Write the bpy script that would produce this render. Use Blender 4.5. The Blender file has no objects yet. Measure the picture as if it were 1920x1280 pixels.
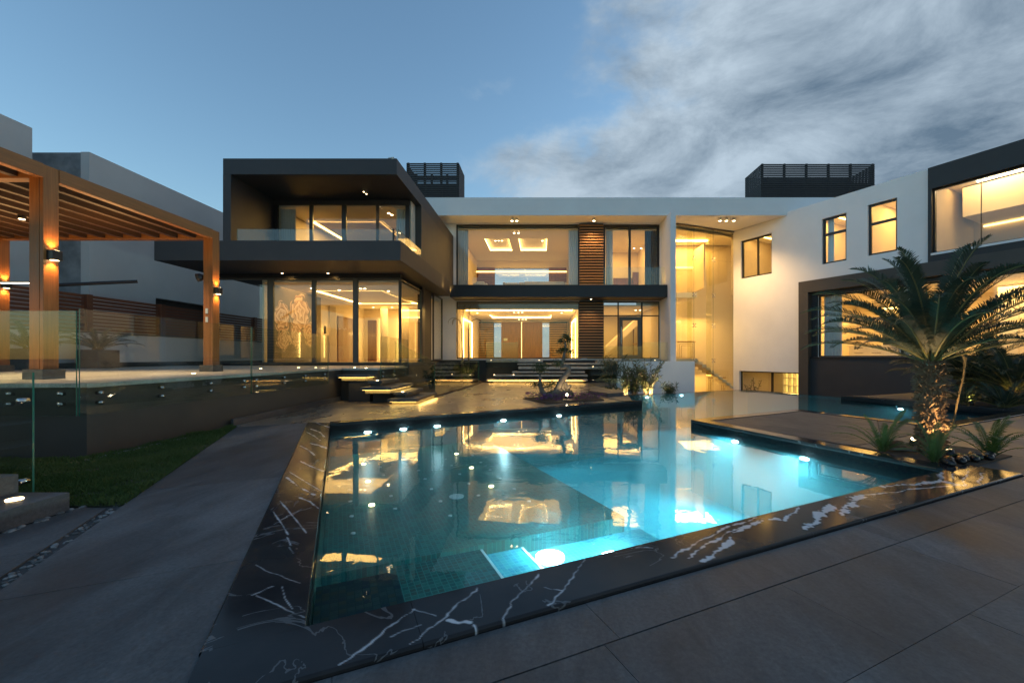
import bpy, math, random
import numpy as np
from mathutils import Vector, Matrix, Euler, noise
from mathutils.geometry import tessellate_polygon
random.seed(11)
R = math.radians
S = bpy.context.scene
COL = S.collection
PX, PY, FPX, EYE = 1015.0, 669.0, 800.0, 1.3     # principal point, focal length in photo pixels, eye height (m)

# ------------------------------------------------------------------ camera
cam_d = bpy.data.cameras.new('camera'); cam = bpy.data.objects.new('camera', cam_d); COL.objects.link(cam)
cam.location = (0, 0, EYE); cam.rotation_euler = (R(90), 0, 0)
cam_d.sensor_fit = 'HORIZONTAL'; cam_d.sensor_width = 36; cam_d.lens = FPX/1920*36
cam_d.shift_x = (960-PX)/1920; cam_d.shift_y = (PY-640)/1920
cam_d.clip_start = .05; cam_d.clip_end = 3000
S.camera = cam

# ------------------------------------------------------------------ world: dusk sky with a cloud bank
SUN_EL, SUN_AZ = 4.0, 62.0        # degrees; azimuth clockwise from +Y
SKY_STRENGTH = 0.15
wd = bpy.data.worlds.new('World'); S.world = wd; wd.use_nodes = True
nt = wd.node_tree; nt.nodes.clear()
def N(t, tree=None, **kw):
    n = (tree or nt).nodes.new(t)
    for k, v in kw.items(): setattr(n, k, v)
    return n
def L(a, b, tree=None): (tree or nt).links.new(a, b)
def M_(op, a, b=None, tree=None, clamp=False):
    n = N('ShaderNodeMath', tree, operation=op); n.use_clamp = clamp
    for i, v in enumerate((a, b)):
        if v is None: continue
        if isinstance(v, (int, float)): n.inputs[i].default_value = v
        else: L(v, n.inputs[i], tree)
    return n.outputs[0]
sky = N('ShaderNodeTexSky'); sky.sky_type = 'NISHITA'; sky.sun_disc = False
sky.sun_elevation = R(SUN_EL); sky.sun_rotation = R(SUN_AZ); sky.air_density = 1.0; sky.dust_density = .4; sky.ozone_density = 2.2
tc = N('ShaderNodeTexCoord'); sx = N('ShaderNodeSeparateXYZ'); L(tc.outputs['Generated'], sx.inputs[0])
zz = M_('MAXIMUM', M_('ADD', sx.outputs[2], .30), .08)
cxn = M_('DIVIDE', sx.outputs[0], zz); cyn = M_('DIVIDE', sx.outputs[1], zz)
cv = N('ShaderNodeCombineXYZ'); L(cxn, cv.inputs[0]); L(cyn, cv.inputs[1])
nz = N('ShaderNodeTexNoise'); nz.inputs['Scale'].default_value = 4.6; nz.inputs['Detail'].default_value = 9; nz.inputs['Roughness'].default_value = .55; nz.inputs['Distortion'].default_value = .12
mp1 = N('ShaderNodeMapping'); mp1.inputs['Scale'].default_value = (1, 1, 1.5); L(tc.outputs['Generated'], mp1.inputs[0]); L(mp1.outputs[0], nz.inputs[0])
# the bank's edge: a straight front in the cloud layer, torn by the noise
side = M_('ADD', M_('MULTIPLY', M_('ADD', cxn, .02), .90), M_('MULTIPLY', M_('ADD', cyn, -1.10), .42))
cov = M_('ADD', M_('ADD', M_('MULTIPLY', side, 3.6), .12), M_('MULTIPLY', M_('ADD', nz.outputs[0], -.5), 4.4))
covr = N('ShaderNodeMapRange'); covr.interpolation_type = 'SMOOTHSTEP'
covr.inputs[1].default_value = -.15; covr.inputs[2].default_value = 1.0
L(cov, covr.inputs[0])
nz2 = N('ShaderNodeTexNoise'); nz2.inputs['Scale'].default_value = 5.2; nz2.inputs['Detail'].default_value = 9; nz2.inputs['Roughness'].default_value = .63; nz2.inputs['Distortion'].default_value = .35
mp2 = N('ShaderNodeMapping'); mp2.inputs['Location'].default_value = (3.1, 1.7, .4); mp2.inputs['Scale'].default_value = (.75, .75, 1.7); L(tc.outputs['Generated'], mp2.inputs[0]); L(mp2.outputs[0], nz2.inputs[0])
edge = M_('MULTIPLY', M_('SUBTRACT', .50, side), .17)
shade = N('ShaderNodeMapRange'); shade.inputs[1].default_value = .26; shade.inputs[2].default_value = .66
L(M_('ADD', nz2.outputs[0], edge), shade.inputs[0])
cmix = N('ShaderNodeMix', data_type='RGBA'); cmix.inputs[6].default_value = (.030, .048, .070, 1); cmix.inputs[7].default_value = (.160, .194, .225, 1)
L(shade.outputs[0], cmix.inputs[0])
# clouds thin out and whiten to the horizon
hz = N('ShaderNodeMapRange'); hz.inputs[1].default_value = .30; hz.inputs[2].default_value = .0; hz.inputs[4].default_value = .55
L(sx.outputs[2], hz.inputs[0])
cmix2 = N('ShaderNodeMix', data_type='RGBA'); cmix2.inputs[7].default_value = (.16, .195, .225, 1)
L(hz.outputs[0], cmix2.inputs[0]); L(cmix.outputs[2], cmix2.inputs[6])
skym = N('ShaderNodeVectorMath', operation='SCALE'); skym.inputs['Scale'].default_value = SKY_STRENGTH
L(sky.outputs[0], skym.inputs[0])
fin = N('ShaderNodeMix', data_type='RGBA')
L(M_('MULTIPLY', covr.outputs[0], .94), fin.inputs[0]); L(skym.outputs[0], fin.inputs[6]); L(cmix2.outputs[2], fin.inputs[7])
bg = N('ShaderNodeBackground'); bg.inputs[1].default_value = 1.0; L(fin.outputs[2], bg.inputs[0])
wo = N('ShaderNodeOutputWorld'); L(bg.outputs[0], wo.inputs[0])

# ------------------------------------------------------------------ sun: already under, only a trace of soft directional dusk light
sl = bpy.data.lights.new('sun', 'SUN'); sl.energy = .05; sl.angle = R(25); sl.color = (1, .92, .86)
so = bpy.data.objects.new('sun', sl); COL.objects.link(so)
so.rotation_euler = Euler((R(90-8), 0, R(180-SUN_AZ)), 'XYZ')

vs = S.view_settings; vs.view_transform = 'Standard'; vs.look = 'None'; vs.exposure = 1.65; vs.gamma = 1.0; vs.use_curve_mapping = False
cy = S.cycles; cy.use_denoising = True; cy.denoiser = 'OPENIMAGEDENOISE'; cy.denoising_input_passes = 'RGB_ALBEDO_NORMAL'; cy.denoising_prefilter = 'ACCURATE'; cy.max_bounces = 10; cy.diffuse_bounces = 4; cy.glossy_bounces = 4; cy.transmission_bounces = 4
cy.transparent_max_bounces = 24; cy.caustics_reflective = False; cy.caustics_refractive = False; cy.sample_clamp_indirect = 4.0; cy.use_light_tree = True
S.render.engine = 'CYCLES'

# ------------------------------------------------------------------ measuring helpers (photo pixels to metres)
def X(u, Y): return (u-PX)/FPX*Y
def Z(v, Y): return EYE+(PY-v)/FPX*Y
def G(u, v, z=0.0):
    Y = (EYE-z)*FPX/(v-PY); return (X(u, Y), Y)

# ------------------------------------------------------------------ frames, mesh builder
class Fr:
    """plan frame: world xy = o + s*ex + t*ey"""
    def __init__(s, o, ex):
        s.o = Vector(o); s.ex = Vector(ex).normalized(); s.ey = Vector((-s.ex.y, s.ex.x))
    def w(s, a, b): p = s.o+s.ex*a+s.ey*b; return (p.x, p.y)
    def inv(s, p): d = Vector(p)-s.o; return (d.dot(s.ex), d.dot(s.ey))
W0 = Fr((0, 0), (1, 0))
class MB:
    def __init__(s): s.v = []; s.f = []; s.m = []
    def poly(s, pts, mi=0):
        n = len(s.v); s.v += [tuple(p) for p in pts]; s.f.append(tuple(range(n, n+len(pts)))); s.m.append(mi); return s
    def box(s, x0, x1, y0, y1, z0, z1, mi=0, fr=None, top=None, side=None):
        fr = fr or W0; n = len(s.v)
        for z in (z0, z1):
            for (a, b) in ((x0, y0), (x1, y0), (x1, y1), (x0, y1)): s.v.append((*fr.w(a, b), z))
        fs = [(0, 3, 2, 1), (4, 5, 6, 7), (0, 1, 5, 4), (1, 2, 6, 5), (2, 3, 7, 6), (3, 0, 4, 7)]
        for i, f in enumerate(fs):
            s.f.append(tuple(n+k for k in f))
            s.m.append(top if (i == 1 and top is not None) else mi)
        return s
    def prism(s, poly, z0, z1, mi=0, top=None, bottom=True):
        area = sum(poly[i][0]*poly[(i+1) % len(poly)][1]-poly[(i+1) % len(poly)][0]*poly[i][1] for i in range(len(poly)))
        if area < 0: poly = list(reversed(poly))
        n = len(s.v); k = len(poly)
        s.v += [(p[0], p[1], z0) for p in poly]+[(p[0], p[1], z1) for p in poly]
        if k <= 4 : tris = [tuple(range(k))]
        else: tris = tessellate_polygon([[Vector((p[0], p[1], 0)) for p in poly]])
        for t in tris:
            t = list(t)
            a = sum(poly[t[i]][0]*poly[t[(i+1) % len(t)]][1]-poly[t[(i+1) % len(t)]][0]*poly[t[i]][1] for i in range(len(t)))
            if a < 0: t.reverse()
            s.f.append(tuple(n+k+i for i in t)); s.m.append(mi if top is None else top)
            if bottom: s.f.append(tuple(n+i for i in reversed(t))); s.m.append(mi)
        for i in range(k):
            j = (i+1) % k; s.f.append((n+i, n+j, n+k+j, n+k+i)); s.m.append(mi)
        return s
    def tube(s, pts, rad, n=8, mi=0, cap=True):
        pts = [Vector(p) for p in pts]
        if isinstance(rad, (int, float)): rad = [rad]*len(pts)
        base = len(s.v); up = Vector((0, 0, 1)); prev = None
        for i, p in enumerate(pts):
            d = (pts[min(i+1, len(pts)-1)]-pts[max(i-1, 0)]).normalized()
            a = (prev-d*prev.dot(d)) if prev is not None else (up.cross(d) if abs(d.z) < .95 else Vector((1, 0, 0)).cross(d))
            a.normalize(); prev = a; b = d.cross(a)
            for k in range(n):
                t = 2*math.pi*k/n; s.v.append(tuple(p+(a*math.cos(t)+b*math.sin(t))*rad[i]))
        for i in range(len(pts)-1):
            for k in range(n):
                q = base+i*n; s.f.append((q+k, q+(k+1) % n, q+n+(k+1) % n, q+n+k)); s.m.append(mi)
        if cap:
            s.f.append(tuple(base+k for k in reversed(range(n)))); s.m.append(mi)
            s.f.append(tuple(base+(len(pts)-1)*n+k for k in range(n))); s.m.append(mi)
        return s
    def cyl(s, c, r, h, n=16, mi=0, axis=(0, 0, 1)):
        c = Vector(c); return s.tube([c, c+Vector(axis)*h], r, n, mi)
    def blob(s, c, r, n=8, m=6, mi=0, jit=0.0, flat=1.0, rz=0.0):
        c = Vector(c); base = len(s.v); rx, ry, rzz = (r, r, r) if isinstance(r, (int, float)) else r
        for i in range(m+1):
            th = math.pi*i/m
            for k in range(n):
                ph = 2*math.pi*k/n; j = 1+random.uniform(-jit, jit)
                x = math.sin(th)*math.cos(ph)*rx*j; y = math.sin(th)*math.sin(ph)*ry*j; z = math.cos(th)*rzz*j
                x, y = x*math.cos(rz)-y*math.sin(rz), x*math.sin(rz)+y*math.cos(rz)
                s.v.append((c.x+x, c.y+y, c.z+z))
        for i in range(m):
            for k in range(n):
                q = base+i*n; s.f.append((q+k, q+n+k, q+n+(k+1) % n, q+(k+1) % n)); s.m.append(mi)
        return s
    def wall(s, fr, s0, s1, t0, t1, z0, z1, holes=(), mi=0):
        """upright slab with rectangular openings; only outer and reveal faces"""
        cs = sorted({s0, s1, *[min(max(h[k], s0), s1) for h in holes for k in (0, 1)]})
        zs = sorted({z0, z1, *[min(max(h[k], z0), z1) for h in holes for k in (2, 3)]})
        def solid(i, j):
            if i < 0 or j < 0 or i >= len(cs)-1 or j >= len(zs)-1: return False
            a = (cs[i]+cs[i+1])/2; b = (zs[j]+zs[j+1])/2
            return not any(h[0] < a < h[1] and h[2] < b < h[3] for h in holes)
        P = lambda a, t, z: (*fr.w(a, t), z)
        for i in range(len(cs)-1):
            for j in range(len(zs)-1):
                if not solid(i, j): continue
                a, b, c, d = cs[i], cs[i+1], zs[j], zs[j+1]
                s.poly([P(a, t0, c), P(b, t0, c), P(b, t0, d), P(a, t0, d)], mi)
                s.poly([P(b, t1, c), P(a, t1, c), P(a, t1, d), P(b, t1, d)], mi)
                if not solid(i-1, j): s.poly([P(a, t1, c), P(a, t0, c), P(a, t0, d), P(a, t1, d)], mi)
                if not solid(i+1, j): s.poly([P(b, t0, c), P(b, t1, c), P(b, t1, d), P(b, t0, d)], mi)
                if not solid(i, j-1): s.poly([P(a, t1, c), P(b, t1, c), P(b, t0, c), P(a, t0, c)], mi)
                if not solid(i, j+1): s.poly([P(a, t0, d), P(b, t0, d), P(b, t1, d), P(a, t1, d)], mi)
        return s
    def mesh(s, name, mats, smooth=False):
        me = bpy.data.meshes.new(name); me.from_pydata(s.v, [], s.f)
        if not isinstance(mats, (list, tuple)): mats = [mats]
        for m in mats: me.materials.append(m)
        if len(mats) > 1: me.polygons.foreach_set('material_index', s.m)
        if smooth: me.polygons.foreach_set('use_smooth', [True]*len(s.f))
        me.update(); return me
    def build(s, name, mats, parent=None, smooth=False, bevel=0, local=False):
        return link(name, s.mesh(name, mats, smooth), parent, bevel, local)
def link(name, me, parent=None, bevel=0, local=False):
    o = bpy.data.objects.new(name, me); COL.objects.link(o)
    if parent is not None:
        o.parent = parent
        if not local and parent.type == 'EMPTY': o.matrix_parent_inverse = Matrix.Translation(-parent.location)
    if bevel:
        b = o.modifiers.new('edge', 'BEVEL'); b.width = bevel; b.segments = 2; b.limit_method = 'ANGLE'
    return o
def tag(o, label, cat, group=None, kind=None):
    o['label'] = label; o['category'] = cat
    if group: o['group'] = group
    if kind: o['kind'] = kind
    return o
def thing(name, label, cat, loc=(0, 0, 0), rz=0.0, group=None):
    o = bpy.data.objects.new(name, None); COL.objects.link(o); o.location = loc; o.rotation_euler = (0, 0, rz); o.empty_display_size = .1
    return tag(o, label, cat, group)
def struct(o): o['kind'] = 'structure'; return o
def copy_tree(o, parent=None):
    c = o.copy(); COL.objects.link(c)
    if parent is not None: c.parent = parent
    for ch in list(KIDS.get(o.name, ())): copy_tree(ch, c)
    return c
KIDS = {}
def kids(o, *ch): KIDS.setdefault(o.name, []).extend(ch); return o
def lamp(name, kind, loc, energy, color, parent=None, size=.1, rot=(0, 0, 0), spot=None, blend=.5, size_y=None, local=False):
    d = bpy.data.lights.new(name, kind); d.energy = energy*(.86 if name.startswith(('ceiling', 'hall')) else .72); d.color = color
    if kind == 'AREA':
        d.size = size
        if size_y: d.shape = 'RECTANGLE'; d.size_y = size_y
    else: d.shadow_soft_size = size
    if spot: d.spot_size = R(spot); d.spot_blend = blend
    o = bpy.data.objects.new(name, d); COL.objects.link(o); o.location = loc; o.rotation_euler = rot
    if parent is not None:
        o.parent = parent
        if not local and parent.type == 'EMPTY': o.matrix_parent_inverse = Matrix.Translation(-parent.location)
    return o
def aim(o, d): o.rotation_euler = Vector(d).to_track_quat('-Z', 'Y').to_euler()

# ------------------------------------------------------------------ materials
def mat(name, col, rough=.6, col2=None, scale=3.0, detail=5, amount=1.0, bump=0.0, bscale=None, metal=0.0, spec=.5, stretch=(1, 1, 1), emit=None, estr=0.0, rvar=0.0, trans=0.0, coat=0.0):
    m = bpy.data.materials.new(name); m.use_nodes = True; t = m.node_tree; b = t.nodes['Principled BSDF']
    b.inputs['Roughness'].default_value = rough; b.inputs['Metallic'].default_value = metal; b.inputs['Specular IOR Level'].default_value = spec
    b.inputs['Base Color'].default_value = (*col, 1)
    if coat: b.inputs['Coat Weight'].default_value = coat; b.inputs['Coat Roughness'].default_value = .1
    tcn = N('ShaderNodeTexCoord', t); mp = N('ShaderNodeMapping', t); mp.inputs['Scale'].default_value = stretch; L(tcn.outputs['Object'], mp.inputs[0], t)
    if col2 is not None:
        n = N('ShaderNodeTexNoise', t); n.inputs['Scale'].default_value = scale; n.inputs['Detail'].default_value = detail; n.inputs['Roughness'].default_value = .6
        L(mp.outputs[0], n.inputs[0], t)
        r = N('ShaderNodeMapRange', t); r.inputs[1].default_value = .5-.25/amount; r.inputs[2].default_value = .5+.25/amount; L(n.outputs[0], r.inputs[0], t)
        x = N('ShaderNodeMix', t, data_type='RGBA'); x.inputs[6].default_value = (*col, 1); x.inputs[7].default_value = (*col2, 1)
        L(r.outputs[0], x.inputs[0], t); L(x.outputs[2], b.inputs['Base Color'], t)
        if rvar:
            rr = N('ShaderNodeMapRange', t); rr.inputs[3].default_value = rough-rvar; rr.inputs[4].default_value = rough+rvar; L(r.outputs[0], rr.inputs[0], t); L(rr.outputs[0], b.inputs['Roughness'], t)
    if bump:
        n = N('ShaderNodeTexNoise', t); n.inputs['Scale'].default_value = bscale or scale*4; n.inputs['Detail'].default_value = 6; L(mp.outputs[0], n.inputs[0], t)
        bp = N('ShaderNodeBump', t); bp.inputs['Strength'].default_value = bump; bp.inputs['Distance'].default_value = .02; L(n.outputs[0], bp.inputs['Height'], t); L(bp.outputs[0], b.inputs['Normal'], t)
    if emit: b.inputs['Emission Color'].default_value = (*emit, 1); b.inputs['Emission Strength'].default_value = estr
    return m
def emission(name, col, strength):
    m = bpy.data.materials.new(name); m.use_nodes = True; t = m.node_tree; t.nodes.clear()
    e = N('ShaderNodeEmission', t); e.inputs[0].default_value = (*col, 1); e.inputs[1].default_value = strength*.72
    o = N('ShaderNodeOutputMaterial', t); L(e.outputs[0], o.inputs[0], t); return m
def facing_fac(t, f0, power=5.0, normal=None, scale=1.0):
    lw = N('ShaderNodeLayerWeight', t); lw.inputs[0].default_value = .5
    if normal is not None: L(normal, lw.inputs['Normal'], t)
    p = M_('POWER', lw.outputs['Facing'], power, t)
    return M_('ADD', M_('MULTIPLY', p, (1-f0)*scale, t), f0, t, clamp=True)
def glass(name, tint=(.96, .98, .97), f0=.045, rough=0.0):
    m = bpy.data.materials.new(name); m.use_nodes = True; t = m.node_tree; t.nodes.clear()
    tr = N('ShaderNodeBsdfTransparent', t); tr.inputs[0].default_value = (*tint, 1)
    gl = N('ShaderNodeBsdfGlossy', t); gl.inputs['Roughness'].default_value = rough
    mx = N('ShaderNodeMixShader', t); L(facing_fac(t, f0), mx.inputs[0], t); L(tr.outputs[0], mx.inputs[1], t); L(gl.outputs[0], mx.inputs[2], t)
    o = N('ShaderNodeOutputMaterial', t); L(mx.outputs[0], o.inputs[0], t); return m
def wood(name, c1, c2, axis='z', rough=.45, gscale=1.0, coat=0.0):
    st = {'x': (1.2, 26, 26), 'y': (26, 1.2, 26), 'z': (26, 26, 1.2)}[axis]
    m = mat(name, c1, rough, c2, scale=1.4*gscale, detail=6, amount=1.1, bump=.12, bscale=3.0, stretch=st, rvar=.08, coat=coat); return m

WARM = (1.0, .55, .14)
MT = {}
MT['white'] = mat('white_render', (.70, .705, .72), .8, (.78, .78, .79), scale=.7, detail=6, bump=.10, bscale=60)
MT['dark'] = mat('dark_render', (.024, .025, .029), .6, (.034, .034, .038), scale=1.2, bump=.10, bscale=50)
MT['brown'] = mat('brown_render', (.046, .039, .033), .6, (.062, .053, .045), scale=1.2, bump=.08, bscale=50)
MT['black'] = mat('black_render', (.012, .013, .016), .55, (.018, .019, .022), scale=1.5, bump=.06, bscale=50)
MT['frame'] = mat('dark_metal_frame', (.022, .022, .024), .35, metal=.3)
MT['framegrey'] = mat('grey_metal_frame', (.075, .070, .066), .4, (.085, .08, .075), scale=4, metal=.2)
MT['glass'] = glass('window_glass')
MT['railglass'] = glass('balustrade_glass', (.93, .96, .93), .05)
MT['glassedge'] = mat('glass_edge', (.03, .13, .09), .15)
MT['steel'] = mat('brushed_steel', (.55, .55, .55), .25, metal=1.0)
MT['inwall'] = mat('interior_paint', (.66, .57, .44), .7, (.70, .61, .48), scale=.8)
MT['inwall2'] = mat('interior_taupe_paint', (.40, .34, .28), .7, (.46, .39, .32), scale=.8)
MT['ceil'] = mat('ceiling_paint', (.76, .70, .61), .8)
MT['infloor'] = mat('interior_stone_floor', (.42, .37, .31), .18, (.50, .44, .37), scale=2.0)
MT['glow'] = emission('warm_light_strip', (1.0, .60, .17), 9.0)
MT['glowsoft'] = emission('warm_light_strip_dim', (1.0, .58, .15), 3.0)
MT['bulb'] = emission('warm_lamp_face', (1.0, .70, .36), 9.0)
MT['coolbulb'] = emission('neutral_lamp_strip', (1.0, .86, .62), 9.0)
MT['slat'] = wood('cladding_slat_wood', (.30, .155, .058), (.44, .245, .10), 'x', .5)
MT['slatdark'] = mat('dark_screen_slat', (.018, .017, .018), .6, (.028, .026, .026), scale=6)
MT['woodv'] = wood('pergola_wood_upright', (.17, .058, .012), (.30, .112, .028), 'z', .42)
MT['woody'] = wood('pergola_wood_lengthwise', (.17, .060, .014), (.28, .105, .028), 'y', .42)
MT['woodx'] = wood('pergola_wood_crosswise', (.125, .050, .015), (.21, .088, .028), 'x', .42)
MT['fence'] = wood('fence_wood', (.10, .032, .014), (.15, .050, .024), 'y', .55)
MT['rafter'] = wood('rafter_wood', (.030, .013, .006), (.055, .024, .010), 'y', .5)
MT['tan'] = mat('canopy_fabric', (.32, .24, .15), .8, (.37, .28, .18), scale=3)
MT['curtain'] = mat('sheer_curtain', (.62, .62, .62), .9)
MT['walnut'] = wood('walnut_panel', (.085, .030, .012), (.20, .080, .030), 'z', .35, .6)
# ================================================================== POOL, DECK, GROUND
PF = Fr((-1.12, 2.02), (.903, .43))                 # pool frame: w(b, a)
def pw(b, a): return PF.w(b, a)
WZ = -.12                                            # water level
POOL = [(0, 0), (0, 6.9), (8.2, 7.74), (8.75, 10.5), (16.1, 10.5), (16.1, 6.3), (15.2, 6.2), (14.9, 2.0), (10.3, 1.8), (10.3, 4.45), (6.65, 4.25), (6.4, .1)]   # (b, a)
POOLW = [pw(*p) for p in POOL]

def mosaic(name, c, wall=False, size=.048, rough=.38):
    m = bpy.data.materials.new(name); m.use_nodes = True; t = m.node_tree; b = t.nodes['Principled BSDF']
    tcn = N('ShaderNodeTexCoord', t); sp = N('ShaderNodeSeparateXYZ', t)
    mp = N('ShaderNodeMapping', t); mp.inputs['Rotation'].default_value = (0, 0, -math.atan2(.43, .903)); L(tcn.outputs['Object'], mp.inputs[0], t)
    vec = mp.outputs[0]
    if wall:
        L(mp.outputs[0], sp.inputs[0], t); cb = N('ShaderNodeCombineXYZ', t)
        L(M_('ADD', sp.outputs[0], sp.outputs[1], t), cb.inputs[0], t); L(sp.outputs[2], cb.inputs[1], t); vec = cb.outputs[0]
    bt = N('ShaderNodeTexBrick', t); bt.offset = 0; bt.inputs['Scale'].default_value = 1; bt.inputs['Brick Width'].default_value = size; bt.inputs['Row Height'].default_value = size
    bt.inputs['Mortar Size'].default_value = 0.0036; bt.inputs['Mortar Smooth'].default_value = .2; bt.inputs['Bias'].default_value = 0
    L(vec, bt.inputs['Vector'], t)
    wn = N('ShaderNodeTexWhiteNoise', t); wn.noise_dimensions = '2D'
    fl = N('ShaderNodeVectorMath', t, operation='FLOOR'); sc = N('ShaderNodeVectorMath', t, operation='SCALE'); sc.inputs['Scale'].default_value = 1/size
    L(vec, sc.inputs[0], t); L(sc.outputs[0], fl.inputs[0], t); L(fl.outputs[0], wn.inputs[0], t)
    cr = N('ShaderNodeValToRGB', t); e = cr.color_ramp; e.interpolation = 'CONSTANT'
    cols = [c[0], c[1], c[2], c[3], c[1], c[0]]
    e.elements[0].color = (*cols[0], 1); e.elements[1].position = .2; e.elements[1].color = (*cols[1], 1)
    for k, q in enumerate((.4, .6, .8, .92)): x = e.elements.new(q); x.color = (*cols[k+2], 1)
    L(wn.outputs[0], cr.inputs[0], t)
    mx = N('ShaderNodeMix', t, data_type='RGBA'); mx.inputs[7].default_value = (*c[4], 1)
    L(bt.outputs['Fac'], mx.inputs[0], t); L(cr.outputs[0], mx.inputs[6], t); L(mx.outputs[2], b.inputs['Base Color'], t)
    b.inputs['Roughness'].default_value = rough; b.inputs['Specular IOR Level'].default_value = .04
    bp = N('ShaderNodeBump', t); bp.inputs['Strength'].default_value = .35; bp.inputs['Distance'].default_value = .004; bp.invert = True; L(bt.outputs['Fac'], bp.inputs['Height'], t); L(bp.outputs[0], b.inputs['Normal'], t)
    return m
MT['mos_dark'] = mosaic('green_mosaic', [(.006, .052, .044), (.010, .090, .072), (.014, .060, .045), (.022, .040, .026), (.020, .130, .110)])
MT['mos_turq'] = mosaic('turquoise_mosaic', [(.015, .17, .24), (.022, .22, .28), (.016, .18, .27), (.03, .23, .26), (.07, .28, .32)])
MT['mos_wall'] = mosaic('turquoise_mosaic_wall', [(.03, .19, .25), (.04, .23, .28), (.03, .18, .26), (.05, .24, .26), (.05, .2, .24)], wall=True)
MT['mos_band'] = mosaic('dark_waterline_mosaic', [(.008, .016, .020), (.012, .024, .030), (.020, .030, .028), (.010, .014, .022), (.012, .016, .018)], wall=True, rough=.12)
MT['mos_black'] = mosaic('dark_mosaic', [(.012, .026, .034), (.020, .040, .044), (.030, .034, .026), (.012, .020, .034), (.008, .022, .026)])

# ---- water
def water_mat():
    m = bpy.data.materials.new('pool_water'); m.use_nodes = True; t = m.node_tree; t.nodes.clear()
    tcn = N('ShaderNodeTexCoord', t)
    n1 = N('ShaderNodeTexNoise', t); n1.inputs['Scale'].default_value = 2.6; n1.inputs['Detail'].default_value = 3; n1.inputs['Roughness'].default_value = .5; n1.inputs['Distortion'].default_value = .6
    L(tcn.outputs['Object'], n1.inputs[0], t)
    # calmer patches, as where the wind does not reach
    n2 = N('ShaderNodeTexNoise', t); n2.inputs['Scale'].default_value = .35; n2.inputs['Detail'].default_value = 2; L(tcn.outputs['Object'], n2.inputs[0], t)
    amp = N('ShaderNodeMapRange', t); amp.inputs[1].default_value = .40; amp.inputs[2].default_value = .66; amp.inputs[3].default_value = .10; amp.inputs[4].default_value = 1.0; L(n2.outputs[0], amp.inputs[0], t)
    hgt = M_('MULTIPLY', n1.outputs[0], amp.outputs[0], t)
    bp = N('ShaderNodeBump', t); bp.inputs['Strength'].default_value = .085; bp.inputs['Distance'].default_value = .05; L(hgt, bp.inputs['Height'], t)
    tr = N('ShaderNodeBsdfTransparent', t); tr.inputs[0].default_value = (.72, .93, .96, 1)
    gl = N('ShaderNodeBsdfGlossy', t); gl.inputs['Roughness'].default_value = .012; L(bp.outputs[0], gl.inputs['Normal'], t)
    mx = N('ShaderNodeMixShader', t); L(facing_fac(t, .02, 4.8, bp.outputs[0]), mx.inputs[0], t); L(tr.outputs[0], mx.inputs[1], t); L(gl.outputs[0], mx.inputs[2], t)
    o = N('ShaderNodeOutputMaterial', t); L(mx.outputs[0], o.inputs[0], t)
    return m
MT['water'] = water_mat()

def tri_fan(mb, poly, z, mi=0):
    for t in tessellate_polygon([[Vector((p[0], p[1], 0)) for p in poly]]):
        t = list(t); a = sum(poly[t[i]][0]*poly[t[(i+1) % 3]][1]-poly[t[(i+1) % 3]][0]*poly[t[i]][1] for i in range(3))
        if a < 0: t.reverse()
        mb.poly([(poly[i][0], poly[i][1], z) for i in t], mi)
mb = MB(); tri_fan(mb, POOLW, WZ)
struct(mb.build('pool_water', MT['water']))

SHELF_Z, DEEP_Z = -.62, -1.45
mb = MB()
n = len(POOLW)
for i in range(n):                                   # pool walls: waterline band, then turquoise
    p, q = POOLW[i], POOLW[(i+1) % n]
    inf = i in (3, 4)
    top = WZ-.004 if inf else -.03
    if not inf: mb.poly([(*p, WZ-.10), (*q, WZ-.10), (*q, top), (*p, top)], 1)
    mb.poly([(*p, DEEP_Z), (*q, DEEP_Z), (*q, WZ-.10), (*p, WZ-.10)], 2 if i == 0 else 0)
    if inf: mb.poly([(*p, WZ-.10), (*q, WZ-.10), (*q, top), (*p, top)], 0)
basin = struct(mb.build('pool_basin', [MT['mos_wall'], MT['mos_band'], MT['mos_dark']]))
mb = MB(); tri_fan(mb, POOLW, DEEP_Z); mb.build('pool_floor', MT['mos_turq'], basin)
mb = MB(); mb.prism([pw(.01, 1.9), pw(3.25, 1.9), pw(3.25, 7.21), pw(.01, 6.88)], DEEP_Z+.01, SHELF_Z); mb.build('shallow_shelf', [MT['mos_dark']], basin)
mb = MB(); mb.prism([pw(.01, .01), pw(.52, .02), pw(.52, .86), pw(.46, .92), pw(.01, .92)], DEEP_Z+.01, -.24); mb.build('corner_seat', MT['mos_black'], basin)
for (b0, b1, z, mm) in ((.52, 1.32, -.44, 'mos_dark'), (1.32, 1.72, -.50, 'mos_turq'), (1.72, 3.1, -.56, 'mos_turq')):
    mb = MB(); mb.prism([pw(b0+.003, .02), pw(b1, .03), pw(b1, 1.42), pw(b0+.003, 1.42)], DEEP_Z+.01, z); mb.build('pool_step', MT[mm], basin)
nos = mat('white_nosing_mosaic', (.62, .72, .72), .4)
for b0, z in ((1.30, -.44), (1.70, -.50)): MB().prism([pw(b0, .03), pw(b0+.022, .03), pw(b0+.022, 1.41), pw(b0, 1.41)], z-.05, z+.004).build('step_nosing', nos, basin)
mb = MB()                                            # weir walls of the two overflow edges
for i in (3, 4):
    p, q = Vector(POOLW[i]), Vector(POOLW[(i+1) % n]); d = (q-p).normalized(); o = Vector((-d.y, d.x)); c = Vector(pw(8, 5))
    if (p+o-c).length < (p-o-c).length: o = -o
    mb.prism([tuple(p+o*.003), tuple(q+o*.003), tuple(q+o*.2), tuple(p+o*.2)], -2.6, WZ-.006)
mb.build('weir_wall', MT['mos_band'], basin)

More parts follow.
